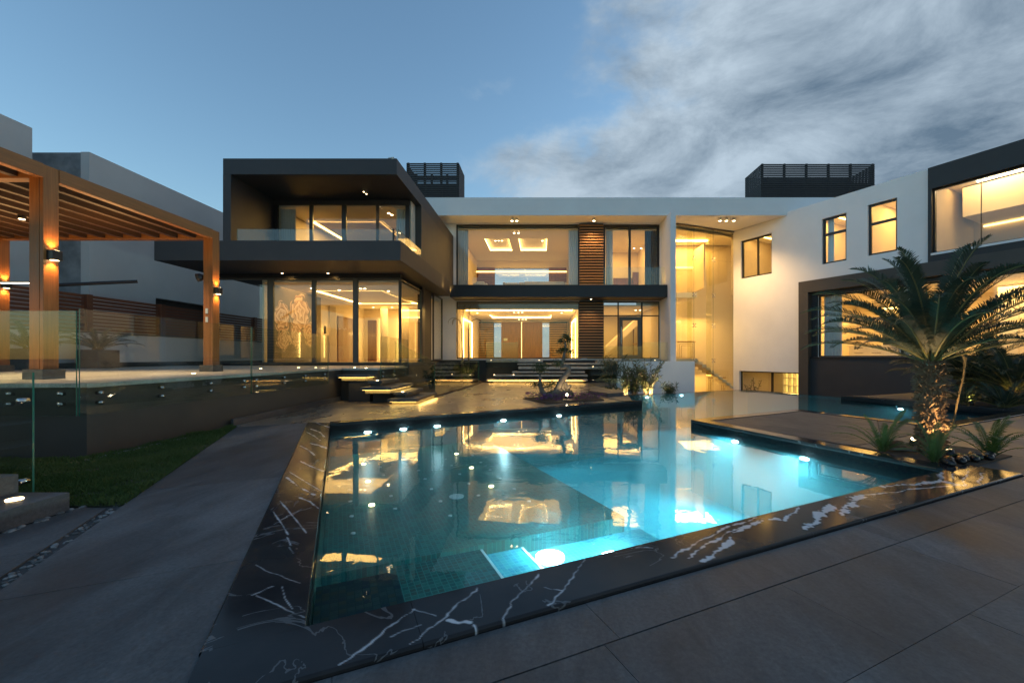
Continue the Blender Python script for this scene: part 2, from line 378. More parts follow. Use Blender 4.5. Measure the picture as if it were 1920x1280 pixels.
# nozzles and lamps of the spa shelf
white_pl = mat('white_plastic', (.42, .48, .48), .4)
noz = MB().cyl((0, 0, 0), .024, .012, 12).mesh('nozzle', white_pl)
spots = [(648, 810), (649, 825), (648, 835), (648, 844), (652, 883), (654, 899), (655, 919), (657, 940), (659, 968), (662, 1000), (700, 838), (702, 849), (713, 876), (719, 891), (726, 909), (733, 930), (741, 954), (798, 820), (806, 829), (815, 838), (825, 848), (835, 861), (785, 882), (797, 898), (809, 917), (826, 940), (844, 967), (775, 868), (847, 873), (862, 889), (879, 907), (897, 929), (921, 951), (886, 854), (902, 867), (919, 881), (938, 897), (964, 917), (992, 940)]
for k, (u, v) in enumerate(spots):
    x, y = G(u, v, SHELF_Z); bb, aa = PF.inv((x, y))
    if not (.05 < bb < 3.2 and 1.95 < aa < 7.1): continue
    o = link('nozzle', noz, basin); o.location = (x, y, SHELF_Z)
dr = MB().cyl((0, 0, 0), .10, .012, 20).mesh('drain_cover', white_pl)
x, y = G(856, 931, SHELF_Z); o = link('drain_cover', dr, basin); o.location = (x, y, SHELF_Z)
lampdisc = MB().cyl((0, 0, 0), .036, .015, 14).mesh('floor_lamp', MT['bulb'])
for k, (u, v) in enumerate([(672, 826), (677, 846), (682, 870), (690, 903), (697, 947), (815, 813), (834, 829), (856, 851), (884, 877), (921, 912)]):
    x, y = G(u, v, SHELF_Z); bb, aa = PF.inv((x, y))
    if not (.05 < bb < 3.2 and 1.95 < aa < 7.05): continue
    o = link('floor_lamp', lampdisc, basin); o.location = (x, y, SHELF_Z)
    lamp('floor_lamp_light', 'POINT', (x, y, SHELF_Z+.09), .30, (1, .70, .38), basin, .03)

# underwater wall lamps
floorlamps = [(1.90, 1.20, -.55), (2.42, .92, -.55)]
PLC = (.60, .92, 1.0)
MT['poollamp'] = emission('pool_lamp_face', (.80, .96, 1.0), 16.0)
def pool_lamp(b, a, dirb, dira, energy, z=-.215, r=.034, tilt=-.25, spot=160):
    p = pw(b, a); d = PF.ex*dirb+PF.ey*dira; dv = Vector((d.x, d.y, 0))
    mb = MB(); sdv = Vector((-dv.y, dv.x, 0)); mb.v += [tuple(Vector((p[0], p[1], z))+dv*o_+sdv*(math.cos(q*math.pi/10)*r*2.0*k_)+Vector((0, 0, math.sin(q*math.pi/10)*r*.7*k_))) for (o_, k_) in ((0, 1), (.03, .8)) for q in range(20)]
    mb.f += [(q, (q+1) % 20, 20+(q+1) % 20, 20+q) for q in range(20)]+[tuple(range(20, 40))]; mb.m += [0]*21
    mb.build('wall_lamp', MT['poollamp'], basin)
    l = lamp('wall_lamp_light', 'SPOT', (p[0]+dv.x*.06, p[1]+dv.y*.06, z), energy, PLC, basin, .07, spot=spot, blend=.6)
    aim(l, (dv.x, dv.y, tilt))
for (b_, a_, z_) in floorlamps:
    x, y = pw(b_, a_); MB().cyl((x, y, z_), .13, .025, 22).build('bench_lamp', MT['poollamp'], basin); lamp('bench_lamp_light', 'POINT', (x, y, z_+.16), 24, PLC, basin, .10)
def far_a(b): return 6.9+.84*b/8.2
for u in (690, 757, 820, 943, 1047):                 # far wall, below the central deck
    k = (u-PX)/FPX; best = min((abs(pw(b/50, far_a(b/50))[0]-k*pw(b/50, far_a(b/50))[1]), b/50) for b in range(5, 400))[1]
    pool_lamp(best, far_a(best)-.012, 0, -1, 9 if best < 3.2 else 40)
pool_lamp(6.42, 1.75, -1, 0, 260); pool_lamp(6.56, 3.1, -1, 0, 260)
pool_lamp(3.6, .04, .3, .95, 80, -.75, .08); pool_lamp(5.2, .06, 0, 1, 80, -.75, .08)
pool_lamp(12.3, 10.44, 0, -1, 80); pool_lamp(10.6, 10.44, 0, -1, 60); pool_lamp(14.9, 4.4, -1, 0, 40)

# the water itself: pale scattering body that shows the light cones
wb_ = MB(); wb_.prism([pw(*p) for p in POOL], DEEP_Z-.02, WZ-.004)
mv = bpy.data.materials.new('pool_water_body'); mv.use_nodes = True; mv.node_tree.nodes.clear()
pv = N('ShaderNodeVolumePrincipled', mv.node_tree); pv.inputs['Color'].default_value = (.25, .80, .92, 1); pv.inputs['Density'].default_value = .072; pv.inputs['Anisotropy'].default_value = .2
ov = N('ShaderNodeOutputMaterial', mv.node_tree); L(pv.outputs[0], ov.inputs['Volume'], mv.node_tree)
struct(wb_.build('pool_water_body', mv))

# ---- ground and deck mass
MT['earth'] = mat('dark_earth', (.05, .045, .035), .9, (.07, .06, .045), scale=2, bump=.4)
mb = MB(); mb.poly([(-900, -900, -2.6), (900, -900, -2.6), (900, 900, -2.6), (-900, 900, -2.6)]); struct(mb.build('ground', MT['earth']))
MT['screed'] = mat('joint_mortar', (.045, .045, .046), .9)
def porcelain(name, c1, c2, rough, scale=1.1, bump=.12):
    m = mat(name, c1, rough, c2, scale=scale, detail=10, amount=1.9, bump=bump, bscale=14, rvar=.09, stretch=(1, .5, 1))
    t = m.node_tree; b = t.nodes['Principled BSDF']; src = b.inputs['Base Color'].links[0].from_socket; tcn = N('ShaderNodeTexCoord', t)
    n1 = N('ShaderNodeTexNoise', t); n1.inputs['Scale'].default_value = 4.2; n1.inputs['Detail'].default_value = 8; n1.inputs['Roughness'].default_value = .7; n1.inputs['Distortion'].default_value = .8
    mp = N('ShaderNodeMapping', t); mp.inputs['Rotation'].default_value = (0, 0, .6); mp.inputs['Scale'].default_value = (1, .3, 1); L(tcn.outputs['Object'], mp.inputs[0], t); L(mp.outputs[0], n1.inputs[0], t)
    r1 = N('ShaderNodeMapRange', t); r1.inputs[1].default_value = .36; r1.inputs[2].default_value = .66; r1.inputs[3].default_value = .74; r1.inputs[4].default_value = 1.32; L(n1.outputs[0], r1.inputs[0], t)
    oi = N('ShaderNodeObjectInfo', t); r2 = N('ShaderNodeMapRange', t); r2.inputs[3].default_value = .84; r2.inputs[4].default_value = 1.16; L(oi.outputs['Random'], r2.inputs[0], t)
    n3 = N('ShaderNodeTexNoise', t); n3.inputs['Scale'].default_value = 42; n3.inputs['Detail'].default_value = 5; n3.inputs['Roughness'].default_value = .75; L(tcn.outputs['Object'], n3.inputs[0], t)
    r3 = N('ShaderNodeMapRange', t); r3.inputs[1].default_value = .3; r3.inputs[2].default_value = .7; r3.inputs[3].default_value = .68; r3.inputs[4].default_value = 1.34; L(n3.outputs[0], r3.inputs[0], t)
    sc = N('ShaderNodeVectorMath', t, operation='SCALE'); L(src, sc.inputs[0], t); L(M_('MULTIPLY', M_('MULTIPLY', r1.outputs[0], r2.outputs[0], t), r3.outputs[0], t), sc.inputs['Scale'], t); L(sc.outputs[0], b.inputs['Base Color'], t)
    return m
MT['tile'] = porcelain('slate_porcelain', (.034, .035, .037), (.092, .092, .094), .55, scale=.9)
MT['tilew'] = porcelain('warm_porcelain', (.14, .112, .086), (.21, .172, .134), .32, bump=.05)
MT['stone'] = porcelain('terrace_stone', (.34, .32, .29), (.42, .40, .37), .4)
MT['darkstone'] = porcelain('dark_step_stone', (.045, .046, .050), (.085, .085, .088), .45)
outer = [pw(8.75, 10.5), (3.6, 21.0), (2.6, 24.0), (-16, 24.0), (-16, -7), (19, -7), pw(22, -1), pw(20.9, 6.0), pw(16.3, 6.0)]
ring = [pw(8.75, 10.5)]+[pw(*p) for p in ((8.2, 7.74), (0, 6.9), (0, 0), (6.4, .1), (6.65, 4.25), (10.3, 4.45), (10.3, 1.8), (14.9, 2.0), (15.2, 6.2), (16.1, 6.3))]
poly = ring+[outer[8], outer[7], outer[6], outer[5], outer[4], outer[3], outer[2], outer[1]]
mb = MB(); mb.prism(poly, -2.6, -.014, bottom=False)
deck = struct(mb.build('pool_deck', MT['screed']))

def clip(poly, reg):
    """convex polygon clipped by a convex, anticlockwise region"""
    out = poly
    for i in range(len(reg)):
        a, b = reg[i], reg[(i+1) % len(reg)]; inp = out; out = []
        side = lambda p: (b[0]-a[0])*(p[1]-a[1])-(b[1]-a[1])*(p[0]-a[0])
        for j in range(len(inp)):
            p, q = inp[j], inp[(j+1) % len(inp)]; sp, sq = side(p), side(q)
            if sp >= 0: out.append(p)
            if sp*sq < 0: k = sp/(sp-sq); out.append((p[0]+(q[0]-p[0])*k, p[1]+(q[1]-p[1])*k))
        if not out: return []
    return out
def parea(p): return sum(p[i][0]*p[(i+1) % len(p)][1]-p[(i+1) % len(p)][0]*p[i][1] for i in range(len(p)))/2
def ccw(p): return p if parea(p) > 0 else list(reversed(p))
def tiles(reg, fr, s0, t0, w, h, gap, z0, z1, m, parent, name='tile', shift=.5, maxd=60):
    reg = ccw(reg); loc = [fr.inv(p) for p in reg]
    i0 = math.floor((min(p[0] for p in loc)-s0)/w)-1; i1 = math.ceil((max(p[0] for p in loc)-s0)/w)+1
    j0 = math.floor((min(p[1] for p in loc)-t0)/h); j1 = math.ceil((max(p[1] for p in loc)-t0)/h)
    for j in range(j0, j1):
        for i in range(i0, i1):
            a = s0+(i+shift*(j % 2))*w; b = t0+j*h; g = gap/2
            c = clip(ccw([fr.w(a+g, b+g), fr.w(a+w-g, b+g), fr.w(a+w-g, b+h-g), fr.w(a+g, b+h-g)]), reg)
            if len(c) < 3 or abs(parea(c)) < .004: continue
            dz = random.uniform(-.0012, .0004)
            MB().prism(c, z0, z1+dz, bottom=False).build(name, m, parent)
T0 = -.014
# near deck right of and before the pool: one border row, then running rows
tiles([pw(-.44, -.37), pw(12, -.37), pw(12, -.68), pw(-.44, -.68)], PF, 1.32, -.68, 1.2, .31, .0028, T0, 0, MT['tile'], deck, shift=0)
tiles([pw(-.44, -.685), pw(13, -.685), pw(13, -5.0), pw(-.44, -5.0)], PF, 1.83, -.685-.6*8, 1.2, .6, .0028, T0, 0, MT['tile'], deck)
# right deck behind the palm
tiles([pw(6.95, -.365), pw(15.6, -.365), pw(15.6, 1.72), pw(10.32, 1.52), pw(6.95, 1.4)], PF, 6.95, -.365, 1.2, .6, .0028, T0, 0, MT['tile'], deck)
tiles([pw(12.005, -.37), pw(20, -.37), pw(20, -4.5), pw(13.005, -4.5)], PF, 12, -4.4, 1.2, .6, .0028, T0, 0, MT['tile'], deck)
tiles([pw(15.61, -.36), pw(20.8, -.36), pw(20.8, 1.9), pw(15.61, 1.9)], PF, 15.6, -.36, 1.2, .6, .0028, T0, 0, MT['tile'], deck)
# walkway along the left of the pool
tiles([pw(-1.56, -5), pw(-.40, -5), pw(-.40, 7.3), pw(-1.56, 7.3)], PF, -1.56, -5.3, 1.17, 2.1, .003, T0, 0, MT['tile'], deck, shift=0)
# slabs left of the pebble channel
tiles([pw(-1.66, -4.5), pw(-1.66, 2.62), (-3.99, 3.70), (-3.99, -3)], PF, -1.66-1.2*8, 2.62-.9*9, 1.2, .9, .0028, T0, 0, MT['tile'], deck, shift=0)
# central deck up to the entrance steps
for rg_, zt in (([(-4.19, 8.475), pw(8.0, 7.96), (2.9, 14.0), (-3.3, 14.2), (-4.19, 13.7)], 0), ([pw(-1.56, 7.31), (-4.194, 8.472), (-4.194, 13.7), (-5.95, 12.75), (-6.0, 8.4)], -.003), ([(2.9, 14.003), (2.3, 21.2), (-2.95, 21.6), (-3.33, 14.203)], 0)):
    tiles(rg_, PF, -1.56, 7.3, 1.2, 1.2, .004, T0, zt, MT['tilew'], deck, shift=0)

# ---- marble coping, with the white veins of the slabs
VEINS = [([(1262, 1052), (1309, 1022), (1365, 992), (1424, 973)], 4), ([(1316, 1058), (1356, 1031), (1377, 1005), (1407, 988), (1454, 977)], 13), ([(1290, 1052), (1330, 1022), (1372, 1000), (1440, 975)], 5),
 ([(1506, 996), (1527, 984), (1548, 962), (1561, 954)], 17), ([(1574, 967), (1595, 950), (1614, 935)], 15), ([(1608, 932), (1668, 928), (1698, 922), (1792, 913)], 4), ([(1651, 916), (1719, 911), (1770, 906), (1795, 913)], 8),
 ([(1762, 888), (1766, 905)], 7), ([(1469, 980), (1499, 954)], 5), ([(1815, 886), (1809, 902), (1805, 915)], 3), ([(1839, 890), (1841, 900), (1833, 910)], 3), ([(1786, 891), (1788, 902)], 2),
 ([(637, 1257), (720, 1193), (777, 1150)], 2.6), ([(770, 1217), (800, 1190), (830, 1167), (897, 1110)], 2.6), ([(840, 1170), (862, 1175), (883, 1175)], 8), ([(940, 1167), (967, 1130), (1010, 1083)], 2), ([(1027, 1142), (1045, 1118), (1060, 1107), (1097, 1055)], 2.6),
 ([(1020, 1107), (1053, 1112)], 1.6), ([(1180, 1033), (1222, 1032)], 4), ([(890, 1181), (895, 1190)], 4), ([(775, 1150), (815, 1160)], 1.5), ([(730, 1200), (790, 1180)], 1.3),
 ([(537, 898), (560, 916), (590, 932)], 4.8), ([(563, 937), (580, 944), (597, 957)], 3.6), ([(543, 888), (570, 905), (600, 923)], 1.8), ([(525, 943), (550, 973), (575, 1005)], 1.8), ([(512, 963), (530, 990), (540, 1007)], 1.9), ([(538, 1012), (544, 1027)], 1.3), ([(541, 1030), (550, 1043)], 1.1),
 ([(480, 1065), (500, 1077), (530, 1087), (563, 1100)], 0.8), ([(473, 1123), (490, 1114), (510, 1105)], 2.4), ([(480, 1123), (527, 1145), (570, 1163)], 1.3), ([(512, 988), (560, 962), (583, 955)], 0.9), ([(528, 1105), (535, 1130), (547, 1147)], 0.8),
 ([(585, 790), (600, 797), (617, 803)], 3), ([(575, 812), (590, 820), (600, 828)], 2.5), ([(582, 806), (600, 812), (608, 821)], 3), ([(563, 838), (578, 846), (591, 857)], 3), ([(564, 868), (585, 878), (607, 887)], 4), ([(580, 833), (600, 838), (613, 843)], 5)]
def vein_mask(P):
    m = np.zeros(len(P))
    jit = np.array([noise.noise((p[0]*7, p[1]*7, 0))*.8+noise.noise((p[0]*26, p[1]*26, 3))*.7 for p in P])
    jx = np.array([noise.noise((p[0]*6, p[1]*6, 7))*.022+noise.noise((p[0]*24, p[1]*24, 9))*.009 for p in P])
    Q = P+np.stack([jx, -jx], 1)
    for pl, wpx in VEINS:
        pts = [np.array(G(*q)) for q in pl]
        for a, b in zip(pts[:-1], pts[1:]):
            d = b-a; L2 = max(d@d, 1e-9); t = np.clip(((Q-a)@d)/L2, 0, 1); dist = np.linalg.norm(Q-(a+t[:, None]*d), axis=1)
            wid = wpx*np.linalg.norm((a+b)/2)/FPX*.42
            m = np.maximum(m, np.clip((wid*np.clip(.75+1.5*jit, -.2, 2.2)-dist)/.006+.5, 0, 1))
    return m
def marble():
    m = mat('black_veined_marble', (.020, .019, .021), .13, (.042, .039, .039), scale=2.5, detail=8, rvar=.04, spec=.13)
    t = m.node_tree; b = t.nodes['Principled BSDF']; src = b.inputs['Base Color'].links[0].from_socket
    at = N('ShaderNodeAttribute', t); at.attribute_name = 'vein'
    tcn = N('ShaderNodeTexCoord', t)
    nn = N('ShaderNodeTexNoise', t); nn.inputs['Scale'].default_value = 1.3; nn.inputs['Detail'].default_value = 5; nn.inputs['Distortion'].default_value = 1.4; L(tcn.outputs['Object'], nn.inputs[0], t)
    thin = M_('LESS_THAN', M_('ABSOLUTE', M_('ADD', nn.outputs[0], -.5, t), None, t), .0052, t)
    nm = N('ShaderNodeTexNoise', t); nm.inputs['Scale'].default_value = 3.1; L(tcn.outputs['Object'], nm.inputs[0], t)
    thin = M_('MULTIPLY', thin, M_('GREATER_THAN', nm.outputs[0], .50, t), t)
    fac = M_('MAXIMUM', at.outputs['Fac'], M_('MULTIPLY', thin, .14, t), t)
    mx = N('ShaderNodeMix', t, data_type='RGBA'); mx.inputs[7].default_value = (.60, .59, .60, 1)
    L(fac, mx.inputs[0], t); L(src, mx.inputs[6], t); L(mx.outputs[2], b.inputs['Base Color'], t); return m
MT['marble'] = marble()
def coping(c, step, z=.022, zb=-.03, parent=None):
    """slab over quad c (inner0, inner1, outer1, outer0), rounded outer nose, fine grid so that the veins resolve"""
    c = [np.array(q) for q in c]; L1 = max(np.linalg.norm(c[1]-c[0]), np.linalg.norm(c[2]-c[3])); L2 = np.linalg.norm(c[3]-c[0])
    n1 = max(2, int(L1/step)); n2 = max(4, int(L2/step)); P = []
    for j in range(n2+1):
        for i in range(n1+1):
            t = i/n1; q = j/n2; P.append((c[0]*(1-t)+c[1]*t)*(1-q)+(c[3]*(1-t)+c[2]*t)*q)
    P = np.array(P); vm = vein_mask(P) if step < .05 else np.zeros(len(P))
    mb = MB(); mb.v = [(p[0], p[1], z) for p in P]
    for j in range(n2):
        for i in range(n1): a = j*(n1+1)+i; mb.f.append((a, a+1, a+n1+2, a+n1+1)); mb.m.append(0)
    def skirt(idx, prof):
        rows = [idx]; cen = np.mean(np.array(c), 0)
        d = P[idx[-1]]-P[idx[0]]; o = np.array((-d[1], d[0])); o = o/max(np.linalg.norm(o), 1e-6)
        if (P[idx[0]]+o-cen)@(P[idx[0]]+o-cen) < (P[idx[0]]-o-cen)@(P[idx[0]]-o-cen): o = -o
        for (off, zz_) in prof:
            base = len(mb.v); mb.v += [(P[k][0]+o[0]*off, P[k][1]+o[1]*off, zz_) for k in idx]; ext.extend([vm[k] for k in idx]); rows.append(list(range(base, base+len(idx))))
        for r0, r1 in zip(rows[:-1], rows[1:]):
            for k in range(len(idx)-1): mb.f.append((r0[k], r0[k+1], r1[k+1], r1[k])); mb.m.append(0)
    ext = []
    nose = [(.008, z-.003), (.013, z-.011), (.013, z-.024), (.008, zb)]
    flat = [(.0015, z-.002), (.0015, zb)]
    skirt([i for i in range(n1+1)], flat); skirt([n2*(n1+1)+i for i in range(n1+1)], nose)
    skirt([j*(n1+1) for j in range(n2+1)], flat); skirt([j*(n1+1)+n1 for j in range(n2+1)], flat)
    me = mb.mesh('coping_slab', MT['marble'], False); at = me.attributes.new('vein', 'FLOAT', 'POINT'); at.data.foreach_set('value', list(vm)+ext)
    # make every face look up or outwards
    import bmesh
    bm = bmesh.new(); bm.from_mesh(me); bmesh.ops.recalc_face_normals(bm, faces=bm.faces[:])
    if sum(f.normal.z for f in bm.faces) < 0: bmesh.ops.reverse_faces(bm, faces=bm.faces[:])
    bm.to_mesh(me); bm.free()
    return link('coping_slab', me, parent)
cop = thing('pool_coping', 'black marble pool coping with white veins round the water', 'coping', (*pw(3, -.2), 0))
def split_coping(pairs, cuts, step):
    (i0, i1), (o0, o1) = pairs
    lerp = lambda p, q, t: (p[0]+(q[0]-p[0])*t, p[1]+(q[1]-p[1])*t)
    for a, b in zip(cuts[:-1], cuts[1:]):
        coping([pw(*lerp(i0, i1, a)), pw(*lerp(i0, i1, b-.0004)), pw(*lerp(o0, o1, b-.0004)), pw(*lerp(o0, o1, a))], step, parent=cop)
split_coping((((-.39, 0), (6.92, .10)), ((-.39, -.35), (6.92, -.34))), [0, .12, .50, .80, 1], .0065)     # near side
split_coping((((0, .003), (0, 6.9)), ((-.39, .003), (-.39, 7.22))), [0, .35, .7, 1], .0075)               # left side
split_coping((((0, 6.902), (8.2, 7.742)), ((-.0, 7.12), (8.0, 7.94))), [0, .3, .6, 1], .2)               # central deck edge
split_coping((((6.402, .105), (6.652, 4.25)), ((6.66, .105), (6.9, 4.0))), [0, .5, 1], .2)               # peninsula
split_coping((((6.655, 4.25), (10.3, 4.45)), ((6.9, 4.003), (10.05, 4.2))), [0, .5, 1], .2)
split_coping((((10.3, 4.447), (10.3, 1.8)), ((10.05, 4.2), (10.05, 1.55))), [0, .5, 1], .2)
split_coping((((10.303, 1.8), (14.9, 2.0)), ((10.303, 1.55), (15.15, 1.75))), [0, .5, 1], .2)
split_coping((((14.9, 2.003), (15.2, 6.2)), ((15.3, 2.003), (15.6, 6.2))), [0, .5, 1], .2)
# peninsula deck boards
MT['deckwood'] = porcelain('composite_deck_board', (.050, .041, .037), (.090, .076, .068), .6)
pen = [pw(6.91, 1.35), pw(10.04, 1.54), pw(10.04, 4.19), pw(6.905, 3.99)]
bf = Fr(pw(7, 1), (-.80, .60))
tiles(pen, bf, 0, 0, 9.0, .14, .012, T0, .008, MT['deckwood'], deck, name='deck_board', shift=0)

# ---- sunken court behind the overflow edges
MT['court'] = mat('court_paving', (.10, .085, .065), .6, (.13, .11, .085), scale=1.5)
mb = MB(); mb.prism([pw(8.6, 10.75), pw(21, 10.75), (12.5, 24), (3, 24)], -2.58, -2.45); struct(mb.build('court_floor', MT['court']))
mb = MB(); mb.prism([pw(8.75, 10.72), pw(12.6, 10.72), pw(12.6, 12.6), pw(8.2, 12.6)], -2.45, -.30, top=1); struct(mb.build('planter_bank', [MT['white'], MT['earth']]))

# ---- lawn strip, pebble channel
lawn = [(-5.82, 8.0), pw(-1.58, 7.2), pw(-1.58, 2.66), (-4.05, 3.72), (-9.5, 3.72), (-9.5, 5.42), (-5.86, 5.42)]
MT['soil'] = mat('lawn_soil', (.020, .028, .012), .95, (.035, .04, .02), scale=8)
mb = MB(); mb.prism(lawn, -.013, .0, bottom=False); struct(mb.build('lawn_ground', MT['soil']))
def inside(p, poly):
    c = False; j = len(poly)-1
    for i in range(len(poly)):
        a, b = poly[i], poly[j]
        if (a[1] > p[1]) != (b[1] > p[1]) and p[0] < (b[0]-a[0])*(p[1]-a[1])/(b[1]-a[1])+a[0]: c = not c
        j = i
    return c
MT['grass'] = mat('grass_blades', (.045, .090, .020), .7, (.085, .115, .036), scale=1.3, detail=3)
MT['grass'].node_tree.nodes['Principled BSDF'].inputs['Specular IOR Level'].default_value = .2
mb = MB(); rg = random.Random(3); cnt = 0
while cnt < 46000:
    x = rg.uniform(-8.0, -2.6); y = rg.uniform(3.6, 8.3)
    if not (inside((x, y), lawn) or inside((x-.03, y), lawn)): continue
    pt = noise.noise((x*2.2, y*2.2, 5)); 
    if pt < -.25 and rg.random() < .6: continue
    cnt += 1
    h = .036*(.5+1.1*rg.random())*(1+.9*noise.noise((x*3, y*3, 0))); an = rg.uniform(0, 6.28); w = .0035; ln = rg.uniform(.2, .9)*h; la = rg.uniform(0, 6.28)
    dx, dy = math.cos(an)*w, math.sin(an)*w; ox, oy = math.cos(la)*ln, math.sin(la)*ln
    b0 = len(mb.v); mb.v += [(x-dx, y-dy, 0), (x+dx, y+dy, 0), (x+ox*.35+dx*.7, y+oy*.35+dy*.7, h*.6), (x+ox, y+oy, h)]
    mb.f += [(b0, b0+1, b0+2), (b0, b0+2, b0+3)]; mb.m += [0, 0]
gr = mb.build('grass', MT['grass']); tag(gr, 'short green lawn grass beside the terrace wall', 'grass', kind='stuff')
MT['pebble'] = mat('river_pebbles', (.07, .07, .07), .6, (.24, .235, .23), scale=9, detail=1, amount=2)
mb = MB(); rg = random.Random(5)
for k in range(420):
    a = rg.uniform(-3, 2.75); b = rg.uniform(-1.655, -1.565)
    x, y = pw(b, a); r = rg.uniform(.006, .016)
    mb.blob((x, y, -.016+r*.45), (r*1.35, r, r*.62), 7, 5, jit=.06, rz=rg.uniform(0, 3.1))
for k in range(130):
    a = rg.uniform(0, 1); x = -5.75+rg.uniform(0, .10); y = 5.35+a*2.7; r = rg.uniform(.008, .02)
    mb.blob((x, y, .006), (r*1.3, r, r*.6), 7, 5, jit=.06, rz=rg.uniform(0, 3.1))
for k in range(70):
    x = -4.02+rg.uniform(.0, .07); y = rg.uniform(2.3, 3.7); r = rg.uniform(.010, .026)
    mb.blob((x, y, -.008+r*.4), (r*1.3, r, r*.6), 7, 5, jit=.06, rz=rg.uniform(0, 3.1))
pb = mb.build('pebbles', MT['pebble'], smooth=True); tag(pb, 'grey river pebbles filling the narrow channel between paving slabs', 'pebbles', kind='stuff')
# ================================================================== TERRACE, STEPS, BALUSTRADES
TZ = .96
ter = [(-14.1, 5.5), (-5.86, 5.5), (-6.02, 12.82), (-4.92, 12.82), (-4.92, 15.6), (-5.5, 15.6), (-5.5, 23.9), (-14.1, 23.9)]
terr = thing('terrace', 'raised terrace with dark rendered side wall and pale stone floor', 'terrace', (-10, 9, 0))
mb = MB(); mb.prism(ter, -.01, TZ-.055); mb.build('retaining_wall', MT['brown'], terr)
mb = MB(); mb.prism([(-14.1, 5.46), (-5.81, 5.46), (-5.97, 12.78), (-4.88, 12.78), (-4.88, 15.6), (-5.5, 15.6), (-5.5, 17.05), (-14.1, 17.05)], TZ-.055, TZ); mb.build('floor_slab', MT['stone'], terr, bevel=.006)
mb = MB(); mb.prism([(-5.815, 8.05), (-5.855, 8.05), (-5.99, 12.7), (-5.95, 12.7)], 0, .13); mb.build('skirting', MT['darkstone'], terr)
# little lamps let into the terrace floor
dot = MB().cyl((0, 0, 0), .035, .006, 14).mesh('floor_lamp', MT['bulb'])
for u, v in ((489, 691), (560, 689), (592, 689), (665, 689), (363, 700), (385, 684), (337, 684)):
    x, y = G(u, v, TZ); o = link('floor_lamp', dot, terr); o.location = (x, y, TZ)

def pane(mb, p, q, z0, z1, th=.016, z0b=None, z1b=None):
    """glass sheet between plan points p, q; faces slot 0, edges slot 1"""
    p, q = Vector(p), Vector(q); d = (q-p).normalized(); o = Vector((-d.y, d.x))*th/2
    z0b = z0 if z0b is None else z0b; z1b = z1 if z1b is None else z1b
    A = [(*(p-o), z0), (*(q-o), z0b), (*(q-o), z1b), (*(p-o), z1)]; B = [(*(p+o), z0), (*(q+o), z0b), (*(q+o), z1b), (*(p+o), z1)]
    n = len(mb.v); mb.v += A+B
    mb.f += [(n, n+1, n+2, n+3), (n+7, n+6, n+5, n+4)]; mb.m += [0, 0]
    for i in range(4): j = (i+1) % 4; mb.f.append((n+i, n+4+i, n+4+j, n+j)); mb.m.append(1)
GL = [MT['railglass'], MT['glassedge']]
stand = MB().cyl((0, 0, 0), .024, .07, 14, axis=(1, 0, 0)).mesh('standoff', MT['steel'], True)
standy = MB().cyl((0, 0, 0), .024, .07, 14, axis=(0, -1, 0)).mesh('standoff', MT['steel'], True)
def tx(y): return -5.86-.16*(y-5.5)/7.32
bal = thing('glass_balustrade', 'frameless glass balustrade along the terrace edge on steel standoffs', 'balustrade', (-5.8, 8, TZ))
for y0, y1 in ((5.34, 8.60), (8.63, 11.85)):
    mb = MB(); pane(mb, (tx(y0)+.075, y0), (tx(y1)+.075, y1), .56, 1.9); pn = mb.build('pane', GL, bal)
    ys = (5.62, 6.55, 7.55, 8.42) if y0 < 6 else (8.8, 9.8, 10.7, 11.7)
    for yy in ys:
        for z in (.70, .83): o = link('standoff', stand, pn); o.location = (tx(yy)+.012, yy, z)
mb = MB(); pane(mb, (-10.5, 5.38), (-5.86, 5.38), .56, 1.88); fp = mb.build('pane', GL, bal)
for xx in (-6.1, -6.75, -7.4, -8.2):
    for z in (.70, .83): o = link('standoff', standy, fp); o.location = (xx, 5.455, z)

# ---- floating steps from the pool deck to the terrace
MT['steplight'] = emission('step_light_strip', (1.0, .62, .15), 8.0)
MT['riser'] = mat('step_block_stone', (.13, .115, .085), .6, (.17, .15, .11), scale=5, bump=.2)
fs = thing('floating_steps', 'dark floating stone steps with warm lights beneath, rising to the terrace', 'steps', (-4.4, 12.5, 0))
def tread(par, x0, x1, y0, y1, z, th=.075, block=True, light=True, bz=None):
    t = MB().box(x0, x1, y0, y1, z-th, z).build('tread', MT['darkstone'], par, bevel=.006)
    if block: MB().box(x0+.10, x1-.06, y0+.10, y1-.10, (z-th-.10) if bz is None else bz, z-th-.001).build('block', MT['riser'], t)
    if light:
        MB().box(x0+.05, x1-.03, y0+.03, y0+.08, z-th-.004, z-th-.001).build('light_strip', MT['steplight'], t)
        MB().box(x1-.05, x1-.02, y0+.08, y1-.04, z-th-.004, z-th-.001).build('light_strip', MT['steplight'], t)
    return t
tread(fs, -4.19, -3.39, 11.6, 13.85, .155, bz=0)
tread(fs, -4.15, -3.76, 11.95, 13.6, .315, block=False, light=False); MB().box(-4.13, -3.85, 12.1, 13.5, .156, .239).build('block', MT['darkstone'], fs)
tread(fs, -4.95, -4.10, 11.65, 13.7, .47)
tread(fs, -4.90, -4.50, 12.05, 13.5, .63, block=False, light=False); MB().box(-4.88, -4.6, 12.2, 13.4, .471, .554).build('block', MT['darkstone'], fs)
tread(fs, -5.88, -5.0, 12.25, 13.6, .785)
mb = MB(); mb.box(-5.6, -4.98, 12.4, 13.6, 0, .60); mb.box(-4.85, -4.2, 12.3, 13.5, 0, .29); mb.build('support', MT['dark'], fs)
for x, y, z in ((-3.9, 12.0, .316), (-4.65, 12.1, .631), (-5.3, 12.9, .962)):
    o = link('step_lamp', dot, fs); o.location = (x, y, z)
lamp('step_glow', 'AREA', (-3.35, 12.7, .06), 5, WARM, fs, .06, (0, R(-115), 0), size_y=2.1)
rail = thing('stair_balustrade', 'stepped glass balustrade behind the floating steps', 'balustrade', (-4.5, 14, .9))
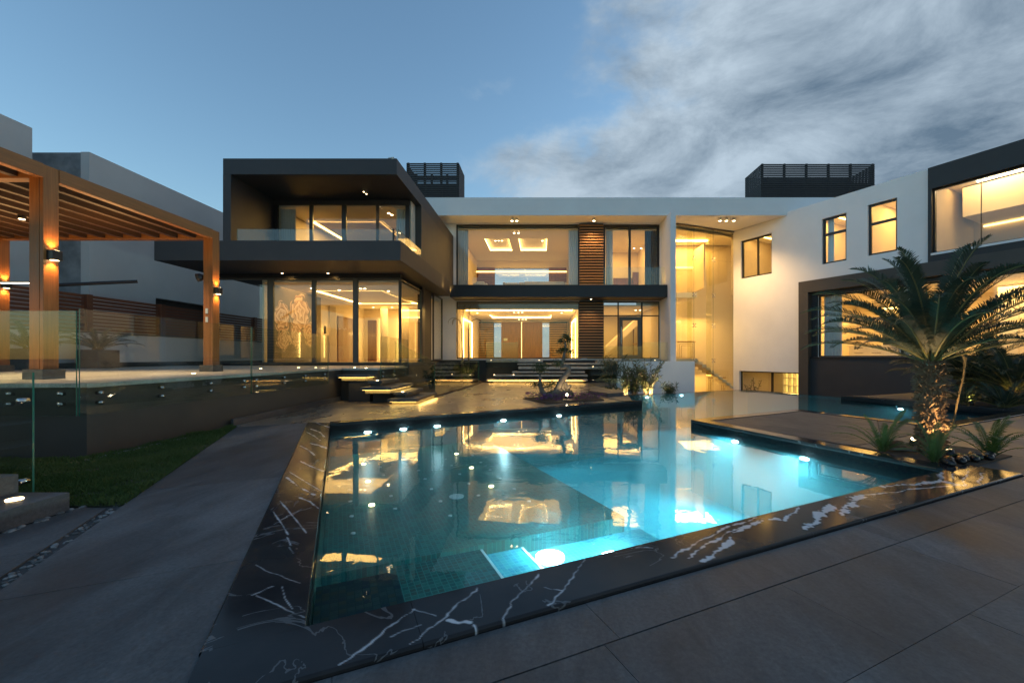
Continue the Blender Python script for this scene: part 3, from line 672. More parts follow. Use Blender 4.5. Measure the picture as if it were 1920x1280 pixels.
mb = MB(); pane(mb, (-4.84, 12.86), (-4.84, 15.5), .62, 1.93); mb.build('pane', GL, rail)
mb = MB(); pane(mb, (-4.80, 14.0), (-3.55, 14.0), .62, 1.80, z0b=.02, z1b=1.18); mb.build('pane', GL, rail)
mb = MB(); pane(mb, (-3.50, 14.02), (-3.02, 20.6), .02, 1.12); mb.build('pane', GL, rail)
for yy in (13.1, 14.1, 15.2):
    for z in (.70, .83): o = link('standoff', stand, rail); o.location = (-4.905, yy, z)

# ---- rough steps in the lower left corner, up to the terrace
ls = thing('garden_steps', 'low dark stone garden steps with a recessed lamp beside the lawn', 'steps', (-4.3, 3.2, 0))
for k in range(6):
    x1 = -4.0-.43*k; MB().box(x1-.42 if k < 5 else -9.5, x1, 1.6, 3.62-.002*k, 0, .155*(k+1)).build('tread', MT['darkstone'], ls, bevel=.006)
o = link('step_lamp', MB().cyl((0, 0, 0), .05, .006, 16).mesh('step_lamp', MT['bulb']), ls); o.location = (*G(27, 936, .155), .155)
gp = thing('glass_guard', 'green-edged glass guard standing beside the garden steps', 'balustrade', (-5, 3.66, .1))
mb = MB(); pane(mb, (-8.6, 3.70), (-4.405, 3.70), .06, 1.165); mb.build('pane', GL, gp)
for xx in (-4.5, -5.4):
    for z in (.22, .92): o = link('standoff', standy, gp); o.location = (xx, 3.74, z)

# ================================================================== PERGOLA
pg = thing('pergola', 'timber pergola with thick posts and slatted canopy over the terrace', 'pergola', (-10, 8, TZ))
def post(x0, y0, w=.215, z1=4.24):
    b = MB().box(x0-.05, x0+w+.05, y0-.05, y0+w+.05, TZ, TZ+.15).build('plinth', MT['darkstone'], pg, bevel=.006)
    p = MB().box(x0, x0+w*.72, y0, y0+w, TZ+.15, z1).box(x0+w*.72+.004, x0+w, y0+.002, y0+w-.002, TZ+.15, z1-.002).build('post', MT['woodv'], pg, bevel=.005)
    return p
PXR, PXL = -7.59, -12.55
for (x, y) in ((PXR-.215, 6.5), (PXR-.215, 9.85), (PXL-.2, 9.85), (PXL-.2, 6.5)): post(x, y)
ZB0, ZB1 = 4.03, 4.245
MB().box(PXR-.11, PXR+.008, 3.6, 6.498, ZB0, ZB1).build('beam', MT['woody'], pg, bevel=.005)
MB().box(PXR-.11, PXR+.008, 6.717, 9.848, ZB0, ZB1).build('beam', MT['woody'], pg, bevel=.005)
MB().box(PXL-.2, PXL-.09, 3.6, 9.9, ZB0, ZB1).build('beam', MT['woody'], pg, bevel=.005)
for y in (6.52, 9.88): MB().box(PXL-.085, PXR-.218, y, y+.16, ZB0, ZB1-.004).build('beam', MT['woodx'], pg, bevel=.005)
k = 0
xr = PXR-.46
while xr > PXL+.1:                                   # rafters lengthwise, fabric panels between
    for (y0, y1) in ((3.7, 6.515), (6.69, 9.875)):
        MB().box(xr-.05, xr+.05, y0, y1, ZB0+.025, ZB1-.045).build('rafter', MT['rafter'], pg)
    xr -= .42; k += 1
MB().box(PXL-.08, PXR-.115, 3.65, 9.87, ZB1-.042, ZB1-.02).build('canopy', MT['tan'], pg)
def wall_lamp_at(x, y, z, label, face):
    """black up-and-down lamp clamped on a post; face 'x' looks to +X, 'y' to -Y"""
    t = thing('wall_lamp', label, 'wall lamp', (x, y, z), group='black lamps on the pergola posts')
    dx, dy = (1, 0) if face == 'x' else (0, -1)
    b = MB(); b.box(-.07, .07, -.10 if face == 'y' else -.07, .0 if face == 'y' else .07, -.075, .075) if face == 'y' else b.box(0, .10, -.07, .07, -.075, .075)
    b.build('housing', MT['frame'], t, bevel=.006, local=True)
    cx, cy_ = dx*.05, dy*.05
    for s in (-1, 1):
        MB().box(cx-.035, cx+.035, cy_-.035, cy_+.035, s*.076-.002, s*.076+.002).build('lens', MT['bulb'], t, local=True)
        l = lamp('lens_light', 'SPOT', (cx, cy_, s*.085), 14, (1, .52, .17), t, .02, spot=110, blend=.8, local=True)
        aim(l, (-dx*.12, -dy*.12, s))
    return t
wall_lamp_at(PXR, 6.61, 2.87, 'black up-down lamp on the thick near pergola post', 'x')
wall_lamp_at(PXR, 9.96, 2.84, 'black up-down lamp on the pergola post beside the villa', 'x')
wall_lamp_at(PXL+.015, 9.96, 2.98, 'black up-down lamp on the far pergola post at the picture edge', 'x')
sp = thing('wall_speaker', 'round dark speaker on the pergola post beside the villa', 'speaker', (-7.83, 9.85, 3.15))
mb = MB(); mb.tube([(-7.83, 9.95, 3.16), (-7.9, 9.9, 3.15), (-7.97, 9.87, 3.13)], [.03, .09, .10], 16); mb.build('cone', MT['frame'], sp, True)
sw = MB(); sw.box(-7.75, -7.69, 9.838, 9.849, 2.30, 2.42); sw.box(-7.75, -7.69, 9.838, 9.849, 2.10, 2.22)
swt = thing('switch_plate', 'pair of white switch plates on the pergola post', 'switch', (-7.72, 9.84, 2.2))
for z in (2.10, 2.30): MB().box(-7.75, -7.69, 9.838, 9.849, z, z+.12).build('plate', white_pl, swt, bevel=.004)
for (u, v, z, lab) in ((41, 404, 4.02, 'small lit spotlight under the pergola canopy behind the near post'),):
    Y = (z-EYE)*FPX/(PY-v); t = thing('canopy_spotlight', lab, 'spotlight', (X(u, Y), Y, z))
    MB().cyl((0, 0, -.07), .06, .07, 16).build('housing', MT['frame'], t, True, local=True); MB().cyl((0, 0, -.075), .045, .004, 16).build('lens', MT['bulb'], t, local=True)
# added upward area fills without fixtures to warm the canopy, then the downward spots
for (x, y) in ((-8.6, 5.6), (-8.6, 8.6), (-10.8, 5.6), (-10.8, 8.6)):
    l = lamp('canopy_fill', 'AREA', (x, y, 3.3), 12, (1, .55, .20), pg, 1.2, (R(180), 0, 0))
for (x, y) in ((-8.2, 5.0), (-8.6, 7.4), (-8.6, 9.2), (-10.6, 7.9)):
    l = lamp('canopy_down', 'SPOT', (x, y, 3.95), 190, (1, .66, .34), pg, .06, spot=100, blend=.8)

# lantern pole and potted palms at the boundary
pole = thing('heater_pole', 'thin dark pole with a lit arm standing behind the near post', 'pole', (-11.2, 9.4, TZ))
mb = MB(); mb.tube([(-11.25, 9.4, TZ), (-11.15, 9.4, 2.95)], .045, 10); mb.build('mast', MT['frame'], pole)
mb = MB(); mb.box(-12.0, -11.1, 9.38, 9.42, 2.93, 2.96); mb.build('arm', MT['frame'], pole); mb = MB(); mb.box(-11.9, -11.2, 9.385, 9.415, 2.922, 2.929); mb.build('light_bar', MT['coolbulb'], pole)

# ---- boundary wall and slatted fence
bw = thing('boundary_wall', 'low white boundary wall with dark plinth behind the pergola', 'wall', (-14.2, 12, TZ))
MB().box(-14.35, -14.2, 3, 24, TZ+.16, 2.05).build('wall_panel', MT['white'], bw); MB().box(-14.37, -14.18, 3, 24, TZ-.2, TZ+.158).build('plinth', MT['darkstone'], bw)
MB().box(-14.39, -14.16, 3, 24, 2.052, 2.10).build('capping', MT['darkstone'], bw)
fe = thing('slat_fence', 'red-brown horizontal slat fence on top of the boundary wall', 'fence', (-14.28, 12, 2.1))
ys = [3.0, 5.6, 8.2, 10.8, 13.4, 16.0, 18.6, 21.2, 23.8]
for y in ys: MB().box(-14.36, -14.17, y-.09, y+.09, 2.10, 3.26).build('post', MT['fence'], fe, bevel=.006)
sm = MB().box(-.018, .018, 0, 2.41, 0, .088).mesh('slat', MT['fence'])
for y in ys[:-1]:
    for i in range(10): o = link('slat', sm, fe); o.location = (-14.26, y+.095, 2.135+i*.113)

# ---- neighbour's house
MT['conc'] = mat('grey_render', (.46, .455, .45), .85, (.56, .55, .54), scale=.6, detail=8, bump=.15, bscale=30)
MT['concraw'] = mat('raw_cement', (.16, .17, .18), .9, (.30, .31, .32), scale=1.6, detail=7, amount=1.6)
nb = thing('neighbour_house', 'plain grey concrete house behind the fence', 'house', (-20, 17, 0))
mb = MB(); fn = Fr((-16, 15.1), (0, 1))
mb.wall(fn, 0, 9.5, 0, .3, -2.6, 8.55, [(2.6, 5.6, 1.0, 3.75)]); mb.build('gable_wall', MT['conc'], nb)
MB().box(-18.8, -16.303, 15.104, 15.4, -2.6, 8.53).build('cement_wall', MT['concraw'], nb)
MB().box(-24, -16.31, 15.41, 24.5, 8.2, 8.5).build('roof', MT['conc'], nb); MB().box(-19.5, -19.2, 15.41, 24.5, -2.6, 8.19).build('partition', MT['conc'], nb)
MB().box(-16.5, -16.31, 17.5, 21, .9, 4.0).build('opening_panel', MT['dark'], nb)  # dark sheet behind the opening makes its inside look black
MB().box(-24, -17.3, 8, 14.5, -2.6, 9.07).build('tower', MT['conc'], nb)
MB().box(-18.6, -18.2, 15.05, 15.102, 1.2, 6.2).build('louvre_frame', MT['frame'], nb)
lv = MB().box(-18.58, -18.22, 15.0, 15.048, 0, .09).mesh('louvre', MT['concraw'])
for i in range(34): o = link('louvre', lv, nb); o.location = (0, 0, 1.25+i*.145)
aw = thing('awning_arm', 'dark folding arm leaning out from the neighbouring wall', 'arm', (-15, 12, 3.5)); mb = MB(); mb.tube([(-13.6, 11.9, 3.30), (-12.3, 13.0, 3.60)], .05, 8); mb.build('bar', MT['frame'], aw)
# ================================================================== VILLA
villa = thing('villa', 'two-storey modern villa with white walls, dark cantilevered box and glowing rooms', 'house', (0, 24, 0))
def part(mb, name, m, parent=None, bevel=0, smooth=False): return mb.build(name, m, villa if parent is None else parent, smooth, bevel)
def window(fr, s0, s1, t, z0, z1, mull=(), trans=(), fw=.06, dep=.09, m='frame', bars=None, g='glass', parent=None, gt=.5):
    """frame as one mesh, each pane a sub-part. fr.ey points outwards or inwards; t = centre plane"""
    mb = MB(); a, b = t-dep/2, t+dep/2
    mb.box(s0, s1, a, b, z0, z0+fw, fr=fr); mb.box(s0, s1, a, b, z1-fw, z1, fr=fr)
    mb.box(s0, s0+fw, a, b, z0+fw, z1-fw, fr=fr); mb.box(s1-fw, s1, a, b, z0+fw, z1-fw, fr=fr)
    es = [s0+fw]+[q for c in mull for q in ((c[0]-c[1]/2, c[0]+c[1]/2))]+[s1-fw]
    for c in mull: mb.box(c[0]-c[1]/2, c[0]+c[1]/2, a+.004, b-.004, z0+fw, z1-fw, fr=fr)
    zs = [z0+fw]+[q for c in trans for q in ((c[0]-c[1]/2, c[0]+c[1]/2))]+[z1-fw]
    w = part(mb, 'window', MT[m], parent)
    for i in range(0, len(es), 2):
        for c in trans: MB().box(es[i], es[i+1], a+.006, b-.006, c[0]-c[1]/2, c[0]+c[1]/2, fr=fr).build('transom', MT[m], w)
        for j in range(0, len(zs), 2):
            pm = MB(); p, q = fr.w(es[i]+.002, t), fr.w(es[i+1]-.002, t); pane(pm, p, q, zs[j]+.002, zs[j+1]-.002, .012); pm.build('pane', [MT[g], MT['glassedge']], w)
    return w
def strip(x0, x1, y0, y1, z0, z1, parent, m='glow', fr=None, name='light_strip'): return MB().box(x0, x1, y0, y1, z0, z1, fr=fr).build(name, MT[m], parent)
def room(x0, x1, y0, y1, z0, z1, wm='inwall', fm='infloor', fr=None, front=False, back=True, holes=(), left=True, right=True):
    """inner shell, open to the glazing side (low y)"""
    fr = fr or W0; mb = MB(); th = .08
    mb.box(x0, x1, y0, y1, z0-th, z0, 1, fr=fr)
    if left: mb.box(x0-th, x0, y0, y1, z0-th, z1+th, 0, fr=fr)
    if right: mb.box(x1, x1+th, y0, y1, z0-th, z1+th, 0, fr=fr)
    if back: mb.wall(fr, x0-th, x1+th, y1, y1+th, z0-th, z1+th, holes)
    return part(mb, 'room', [MT[wm], MT[fm]])
def ceiling(rm, x0, x1, y0, y1, z, coves=(), depth=.28, fr=None, m='glow', lip=.05):
    """ceiling sheet with recessed trays; every tray has a light strip round its foot"""
    fr = fr or W0; mb = MB(); xs = sorted({x0, x1, *[c[k] for c in coves for k in (0, 1)]}); ys_ = sorted({y0, y1, *[c[k] for c in coves for k in (2, 3)]})
    for i in range(len(xs)-1):
        for j in range(len(ys_)-1):
            a = (xs[i]+xs[i+1])/2; b = (ys_[j]+ys_[j+1])/2
            if any(c[0] < a < c[1] and c[2] < b < c[3] for c in coves): continue
            mb.box(xs[i], xs[i+1], ys_[j], ys_[j+1], z, z+.06, fr=fr)
    c_ = mb.build('ceiling', MT['ceil'], rm)
    for (a, b, c, d) in coves:
        t = MB().box(a-.12, b+.12, c-.12, d+.12, z+depth, z+depth+.05, fr=fr)
        for q in ((a-.12, a-.10, c-.12, d+.12), (b+.10, b+.12, c-.12, d+.12), (a-.10, b+.10, c-.12, c-.10), (a-.10, b+.10, d+.10, d+.12)): t.box(*q, z+.061, z+depth-.001, fr=fr)
        t.build('ceiling_tray', MT['ceil'], rm)
        w = .045
        for q in ((a, b, d-.01, d+w), (a, b, c-w, c+.01), (a-w, a+.01, c, d), (b-.01, b+w, c, d)): strip(*q, z+.066, z+.10, rm, m, fr)
    return c_
dlm = MB().cyl((0, 0, -.006), .055, .008, 14).mesh('lamp_face', MT['bulb'])
def downlights(pts, parent):
    for p in pts: o = link('downlight', dlm, parent); o.location = p
def ceil_fill(rm, x, y, z, e, sx=2.5, sy=2.5, col=WARM): return lamp('ceiling_fill_light', 'AREA', (x, y, z), e, col, rm, sx, size_y=sy)  # added warm area fill for a whole room, in place of downlight beams

# ---------------------------------------------------------------- left wing: dark cantilevered box
BY, BXW, BXS, BXL = 14.6, -4.95, -4.82, -10.9
SB, ST, RB, RT = 4.60, 5.28, 7.54, 8.09
part(MB().box(-13.25, BXS, BY, 23.2, SB, ST), 'balcony_slab', MT['dark'], bevel=.006)
part(MB().box(BXL, BXW, BY+.005, 25.2, RB, RT), 'box_roof', MT['dark'], bevel=.006)
part(MB().box(BXL, BXL+.27, BY+.006, 25.2, ST+.002, RB-.002), 'box_wall', MT['dark'])
part(MB().box(BXW-.25, BXW, 17.6, 24.4, ST+.002, RB-.002), 'box_wall', MT['brown'])
part(MB().box(-8.1, -7.9, 24.0, 25.2, ST+.002, RB-.002), 'partition', MT['dark'])
fw_ = Fr((0, 0), (1, 0))
window(fw_, BXL+.30, BXW-.28, 16.95, ST+.01, RB-.02, mull=((X(584, 16.95), .13), (X(645.5, 16.95), .17), (X(708, 16.95), .10)), trans=(), fw=.16)
part(MB().box(BXL+.28, BXW-.26, 16.9, 17.0, RB-.22, RB-.021), 'lintel', MT['dark'])
rm = room(BXL+.35, BXW-.33, 17.05, 23.6, ST, RB-.1, 'inwall')
ceiling(rm, BXL+.35, BXW-.33, 17.05, 23.6, RB-.22, [(-10.35, -7.0, 18.9, 22.6)], .16)
MB().box(-10.1, -7.25, 19.2, 22.3, RB-.20, RB-.14).build('ceiling_panel', MT['inwall2'], rm)
ceil_fill(rm, -8.2, 19.6, RB-.27, 120)
for x, y in ((X(1290/4+400, 17.5), 17.9), (X(1300/4+400, 17.5), 18.1)): downlights([(x, y, RB-.222)], rm)
t = MB(); pane(t, (BXL+.42, BY+.10), (BXW-.14, BY+.10), ST-.1, ST+.42); br = thing('balcony_balustrade', 'low clear glass balustrade on the dark balcony', 'balustrade', (-8, BY, ST)); t.build('pane', GL, br)
t = MB(); pane(t, (BXS-.13, BY+.13), (BXS-.13, 17.55), ST-.1, ST+.42); t.build('pane', GL, br)
t = MB(); t.box(BXW-.17, BXW-.12, BY+.08, BY+.14, ST, ST+.43); t.build('corner_clip', MT['frame'], br)
for u, v in ((682, 358), (687, 362)):                # pair of soffit lamps in the balcony
    Y = (RB-EYE)*FPX/(PY-v); t = thing('soffit_lamp', ('tiny lit spotlight in the balcony soffit, nearer the front edge' if u < 685 else 'tiny lit spotlight in the balcony soffit, farther from the front edge'), 'spotlight', (X(u, Y), Y, RB), group='pair of balcony soffit spotlights')
    MB().cyl((0, 0, -.035), .03, .035, 12).build('housing', MT['frame'], t, local=True); MB().cyl((0, 0, -.04), .026, .004, 12).build('lens', MT['bulb'], t, local=True)
    lamp('lens_light', 'SPOT', (0, 0, -.06), 10, WARM, t, .02, spot=120, local=True)
# ground floor glass corner
GY, GX, GF = 17.1, -5.66, 1.04
part(MB().box(-13.2, GX+.05, GY-.12, GY+.12, SB-.16, SB-.002), 'head_beam', MT['frame'])
window(fw_, -13.1, GX, GY, GF, SB-.165, mull=((X(508, GY), .24), (X(589, GY), .16), (X(667, GY), .20)), fw=.05, m='framegrey')
fs_ = Fr((GX, GY), (0, 1))
window(fs_, .02, 2.95, 0, GF, SB-.165, fw=.03, m='framegrey')
part(MB().box(GX-.06, GX+.06, 20.08, 20.55, -.2, SB-.002), 'column', MT['frame']); part(MB().box(GX-.3, GX+.02, 20.56, 21.9, -.2, SB-.002), 'column', MT['brown'])
window(Fr((GX, 21.92), (0, 1)), .0, 1.95, -.1, GF+.1, SB-.05, fw=.05, m='framegrey')
part(MB().box(GX-.2, GX+.07, GY-.1, 23.85, -.2, GF-.002), 'plinth', MT['dark'])
part(MB().box(-13.2, GX, GY-.08, GY+.1, TZ, GF-.002), 'threshold', MT['frame'])
rm = room(-11.2, GX-.12, GY+.15, 27.0, GF, SB-.1, 'inwall', right=False)
ceiling(rm, -11.2, GX-.12, GY+.15, 27.0, SB-.28, [(-10.6, -7.0, 19.4, 24.7)], .2)
MB().box(-10.2, -7.4, 19.8, 24.3, SB-.26, SB-.20).build('ceiling_panel', MT['ceil'], rm)
ceil_fill(rm, -9.3, 19.3, SB-.3, 34, 4, 2); ceil_fill(rm, -8.3, 25.4, SB-.3, 55, 3, 1.5)
downlights([(X(u, Y), Y, SB-.282) for (u, Y) in ((545, 19.2), (636, 19.3), (584, 18.8), (728, 19.6), (560, 21), (618, 26), (700, 26), (735, 26), (627, 26.3), (676, 18.9), (684, 18.9))], rm)
for (y0, y1, mm, z1) in ((23.4, 25.2, 'walnut', 3.55), (22.45, 23.1, 'inwall2', 4.0)): MB().box(-11.19, -11.13, y0, y1, GF, z1).build('door', MT[mm], rm)
MB().box(X(690, 26.9), X(706, 26.9), 26.86, 26.95, GF, 3.6).build('door', MT['walnut'], rm)
for u in (713, 748): strip(X(u, 26.8), X(u+3, 26.8), 26.85, 26.9, GF+.05, 3.7, rm)
for u in (720, 760): MB().cyl((X(u, 25.9), 25.9, GF), .22, 3.2, 20).build('round_column', MT['inwall'], rm, True)
for yy in (22.0, 25.8):
    MB().box(-11.18, -11.1, yy-.04, yy+.04, 2.5, 2.9).build('sconce', MT['frame'], rm); lamp('sconce_light', 'POINT', (-11.0, yy, 2.7), 4, WARM, rm, .05)
# painted wall: huge pale flowers
def mural():
    m = mat('painted_flower_mural', (.16, .13, .10), .6, (.22, .18, .14), scale=1.5); t = m.node_tree; b = t.nodes['Principled BSDF']; src = b.inputs['Base Color'].links[0].from_socket
    tcn = N('ShaderNodeTexCoord', t)
    nd = N('ShaderNodeTexNoise', t); nd.inputs['Scale'].default_value = 1.6; nd.inputs['Detail'].default_value = 2; L(tcn.outputs['Object'], nd.inputs[0], t)
    ad = N('ShaderNodeVectorMath', t, operation='MULTIPLY_ADD'); ad.inputs[1].default_value = (.5, .5, .5); L(nd.outputs['Color'], ad.inputs[0], t); L(tcn.outputs['Object'], ad.inputs[2], t)
    sp_ = N('ShaderNodeSeparateXYZ', t); L(ad.outputs[0], sp_.inputs[0], t); fac = None; lay = None
    for (yy, zz_, r, ph) in ((18.35, 3.05, .62, .3), (19.75, 3.35, .85, 1.1), (18.5, 2.05, .50, 2.0), (20.6, 2.35, .62, .8), (19.4, 2.25, .5, 1.6)):
        dy = M_('SUBTRACT', sp_.outputs[1], yy+.25, t); dz = M_('SUBTRACT', sp_.outputs[2], zz_+.25, t)
        ang = M_('ARCTAN2', dz, dy, t); rr = M_('SQRT', M_('ADD', M_('MULTIPLY', dy, dy, t), M_('MULTIPLY', dz, dz, t), t), None, t)
        q = M_('DIVIDE', rr, r, t)
        ptl = M_('ABSOLUTE', M_('SINE', M_('ADD', M_('MULTIPLY', ang, 2.5, t), M_('ADD', M_('MULTIPLY', M_('FLOOR', M_('MULTIPLY', q, 3.2, t), None, t), 1.1, t), ph, t), t), None, t), None, t)
        f = M_('MULTIPLY', M_('SUBTRACT', M_('ADD', .72, M_('MULTIPLY', ptl, .34, t), t), q, t), 22, t, clamp=True)
        ly = M_('FRACT', M_('ADD', M_('MULTIPLY', q, 3.2, t), M_('MULTIPLY', ptl, .45, t), t), None, t)
        if fac is None: fac, lay = f, ly
        else:
            lay = M_('ADD', M_('MULTIPLY', lay, M_('SUBTRACT', 1.0, f, t), t), M_('MULTIPLY', ly, f, t), t); fac = M_('MAXIMUM', fac, f, t)
    cr = N('ShaderNodeValToRGB', t); e = cr.color_ramp; e.elements[0].color = (.20, .10, .06, 1); e.elements[1].position = 1.0; e.elements[1].color = (.74, .58, .44, 1); x = e.elements.new(.25); x.color = (.46, .30, .20, 1); x = e.elements.new(.6); x.color = (.62, .44, .31, 1)
    L(lay, cr.inputs[0], t)
    mx = N('ShaderNodeMix', t, data_type='RGBA'); L(fac, mx.inputs[0], t); L(src, mx.inputs[6], t); L(cr.outputs[0], mx.inputs[7], t); L(mx.outputs[2], b.inputs['Base Color'], t); return m
mu = MB().box(-11.19, -11.16, 17.6, 21.6, GF+.02, SB-.32).build('mural_panel', mural(), rm); mu['label'] = 'wall painting of huge pale flowers'
# under-slab lamps (conical shades in the dark recess)
part(MB().box(X(422, 15.5), X(712, 15.5), 15.2, 16.6, SB-.002, SB+.0), 'soffit_recess', MT['black']) if False else None
for u in (529, 615):
    t = thing('recess_spotlight', ('first' if u < 560 else 'second')+' small spotlight under the dark balcony slab above the glass', 'spotlight', (X(u, 16.6), 16.6, SB))
    MB().cyl((0, 0, -.05), .05, .05, 14).build('housing', MT['frame'], t, True, local=True); MB().cyl((0, 0, -.054), .04, .004, 12).build('lens', MT['bulb'], t, local=True)
    l = lamp('lens_light', 'SPOT', (0, 0, -.07), 9, WARM, t, .03, spot=100, blend=.7, local=True); aim(l, (0, .5, -.6))
# warm wash along the box side wall
for y in (20.9, 22.5):
    l = lamp('wall_wash', 'SPOT', (BXW+.16, y, ST-.55), 26, WARM, villa, .05, spot=100, blend=.9); aim(l, (-.25, 0, 1))

# ---------------------------------------------------------------- centre: white block with roof canopy
CY0 = 24.0; FL1 = 1.21; CB, CT = 4.47, 5.12; SOF, FTOP = 8.82, 9.78
roofp = [(-8.0, 22.7), (16.5, 22.7), (16.5, 36), (-8.0, 36)]
part(MB().prism(roofp, SOF, FTOP), 'roof_canopy', MT['white'], bevel=.008)
xa, xb, xc, xd = X(855, CY0), X(1086, CY0), X(1131, CY0), X(1237, CY0)
mb = MB(); mb.wall(W0, -6.2, 7.0, CY0, CY0+.28, -2.6, SOF-.003, [(xa, xd, CT-.02, 8.76), (xa, xd, FL1-.02, CB-.05)]); part(mb, 'facade_wall', MT['white'])
part(MB().box(-4.85, 6.68, 22.6, CY0-.002, CB, CT), 'balcony_slab', MT['black'], bevel=.006)
part(MB().box(6.69, 6.97, 22.1, 24.3, -2.6, SOF-.003), 'fin_wall', MT['white'], bevel=.006)
part(MB().box(-6.1, 6.6, 23.6, CY0-.002, .0, FL1-.08), 'plinth', MT['black'])
window(W0, xa+.01, xb, CY0+.1, CT-.01, 8.75, mull=(), fw=.07)
window(W0, xc, xd-.01, CY0+.1, CT-.01, 8.75, mull=((X(1181, CY0), .14),), fw=.13)
window(W0, xa+.03, xb, CY0+.1, FL1, CB-.06, mull=(), fw=.04)
window(W0, xc, xd-.01, CY0+.1, FL1, CB-.06, mull=((X(1159.5, CY0), .07), (X(1204, CY0), .09)), trans=((3.62, .06),), fw=.04)
# entrance door leaf in that window
dx0, dx1 = X(1161, CY0), X(1202, CY0)
mb = MB(); yy = CY0+.02
for q in ((dx0, dx0+.19, FL1+.02, 3.55), (dx1-.19, dx1, FL1+.02, 3.55), (dx0+.19, dx1-.19, FL1+.02, FL1+.2), (dx0+.19, dx1-.19, 3.36, 3.55)): mb.box(q[0], q[1], yy-.05, yy+.05, q[2], q[3])
dr_ = part(mb, 'glass_door', MT['framegrey'])
mb = MB(); mb.tube([(dx0+.1, yy-.09, 2.0), (dx0+.1, yy-.09, 3.0)], .018, 10); mb.build('handle', MT['steel'], dr_)
# slatted cladding between the windows, both floors
sl_m = MB().box(xb+.01, xc-.01, 0, .15, 0, .042).mesh('slat', MT['slat'])
for (z0, z1) in ((CT, 8.78), (FL1, CB-.02)):
    pb_ = part(MB().box(xb+.002, xc-.002, CY0-.02, CY0+.06, z0, z1), 'slat_panel', MT['black'])
    nsl = int((z1-z0)/.158)
    for i in range(nsl): o = link('slat', sl_m, pb_); o.location = (0, CY0-.20, z0+.05+i*(z1-z0-.06)/nsl)
# soffit spot cylinders
def spot_cyl(u, v, lab, e=35):
    Y = (SOF-EYE)*FPX/(PY-v); t = thing('soffit_spotlight', lab, 'spotlight', (X(u, Y), Y, SOF), group='white spotlights under the roof canopy')
    MB().cyl((0, 0, -.15), .085, .15, 18).build('housing', MT['ceil'], t, True, local=True); MB().cyl((0, 0, -.155), .07, .004, 16).build('lens', MT['bulb'], t, local=True)
    lamp('lens_light', 'SPOT', (0, 0, -.18), e, (1, .60, .25), t, .05, spot=125, blend=.7, local=True)
for u, lab in ((960, 'white cylinder spotlight under the canopy, left of the pair'), (969, 'white cylinder spotlight under the canopy, right of the pair'), (1113.5, 'white cylinder spotlight above the slatted cladding'),
               (1350, 'white cylinder spotlight by the stairwell, first of three'), (1362, 'white cylinder spotlight by the stairwell, middle of three'), (1376, 'white cylinder spotlight by the stairwell, last of three')):
    spot_cyl(u, 409, lab, 260 if u > 1300 else (200 if u > 1100 else 45))
sd_ = thing('slab_spotlight', 'small lit spotlight under the black slab before the lower cladding', 'spotlight', (X(1108, 23.1), 23.05, CB)); MB().cyl((0, 0, -.05), .06, .05, 16).build('housing', MT['frame'], sd_, True, local=True); MB().cyl((0, 0, -.054), .05, .004, 14).build('lens', MT['bulb'], sd_, local=True); lamp('lens_light', 'SPOT', (0, 0, -.08), 75, (1, .66, .32), sd_, .04, spot=120, blend=.7, local=True)
l = lamp('canopy_wash', 'AREA', (1.0, 23.2, CT+.12), 30, WARM, villa, 11, (R(180), 0, 0), size_y=.3)

# upper living room
rm = room(xa-.05, xb+.05, CY0+.3, 32.2, CT, 8.7, 'inwall', holes=[(X(905, 32.2), X(1050, 32.2), CT+.02, 8.0)])
ceiling(rm, xa-.05, xb+.05, CY0+.3, 32.2, 8.55, [(X(908, 26.2), X(960, 28.8), 26.2, 29.3), (X(976, 28.8), X(1025, 28.0), 26.2, 29.3)], .2)
window(W0, X(905, 32.2), X(1050, 32.2), 32.25, CT+.02, 8.0, fw=.05, parent=villa)
for (u0, u1) in ((889, 928), (1029, 1062)):
    pb_ = MB().box(X(u0, 32.1), X(u1, 32.1), 32.06, 32.1, CT, 8.0).build('slat_screen', MT['walnut'], rm)
    sm_ = MB().box(X(u0, 32.0), X(u1, 32.0), 32.0, 32.055, 0, .09).mesh('slat', MT['walnut'])
    for i in range(17): o = link('slat', sm_, rm); o.location = (0, 0, CT+.05+i*.165)
strip(X(893, 32), X(1062, 32), 31.85, 31.9, 7.62, 7.70, rm, 'glowsoft')
ceil_fill(rm, -1.3, 28, 8.5, 70, 5, 4); downlights([(X(u, Y), Y, 8.548) for u, Y in ((964, 25.0), (972, 25.0))], rm)
downlights([(X(u, 27.4), 27.4, 8.75) for u in (929, 935, 941, 1017)], rm)
def sofa(name, label, x0, x1, y0, z, m, h=.8):
    t = thing(name, label, 'sofa' if x1-x0 > 1.2 else 'armchair', ((x0+x1)/2, y0, z))
    MB().box(x0, x1, y0, y0+.25, z+.1, z+h).build('backrest', m, t, bevel=.06); MB().box(x0, x1, y0+.26, y0+.95, z+.1, z+.42).build('seat', m, t, bevel=.05)
    for xx in (x0-.16, x1+.01): MB().box(xx, xx+.15, y0, y0+.95, z+.1, z+.58).build('armrest', m, t, bevel=.04)
    for xx in (x0, x1-.06):
        for y in (y0+.05, y0+.85): MB().box(xx, xx+.06, y, y+.06, z, z+.098).build('leg', MT['frame'], t)
MT['sofa'] = mat('cream_upholstery', (.48, .42, .33), .85, (.56, .50, .40), scale=4, bump=.2)
sofa('sofa', 'long cream sofa with its back to the upper window', X(983, 25.2), X(1058, 25.2), 25.1, CT, MT['sofa'], .62)
sofa('armchair', 'cream armchair beside the sofa in the upper window', X(948, 25.2), X(973, 25.2), 25.1, CT, MT['sofa'], .55)
sofa('armchair', 'small cream chair by the curtain of the upper room', X(892, 25.4), X(908, 25.4), 25.4, CT, MT['sofa'], .68)
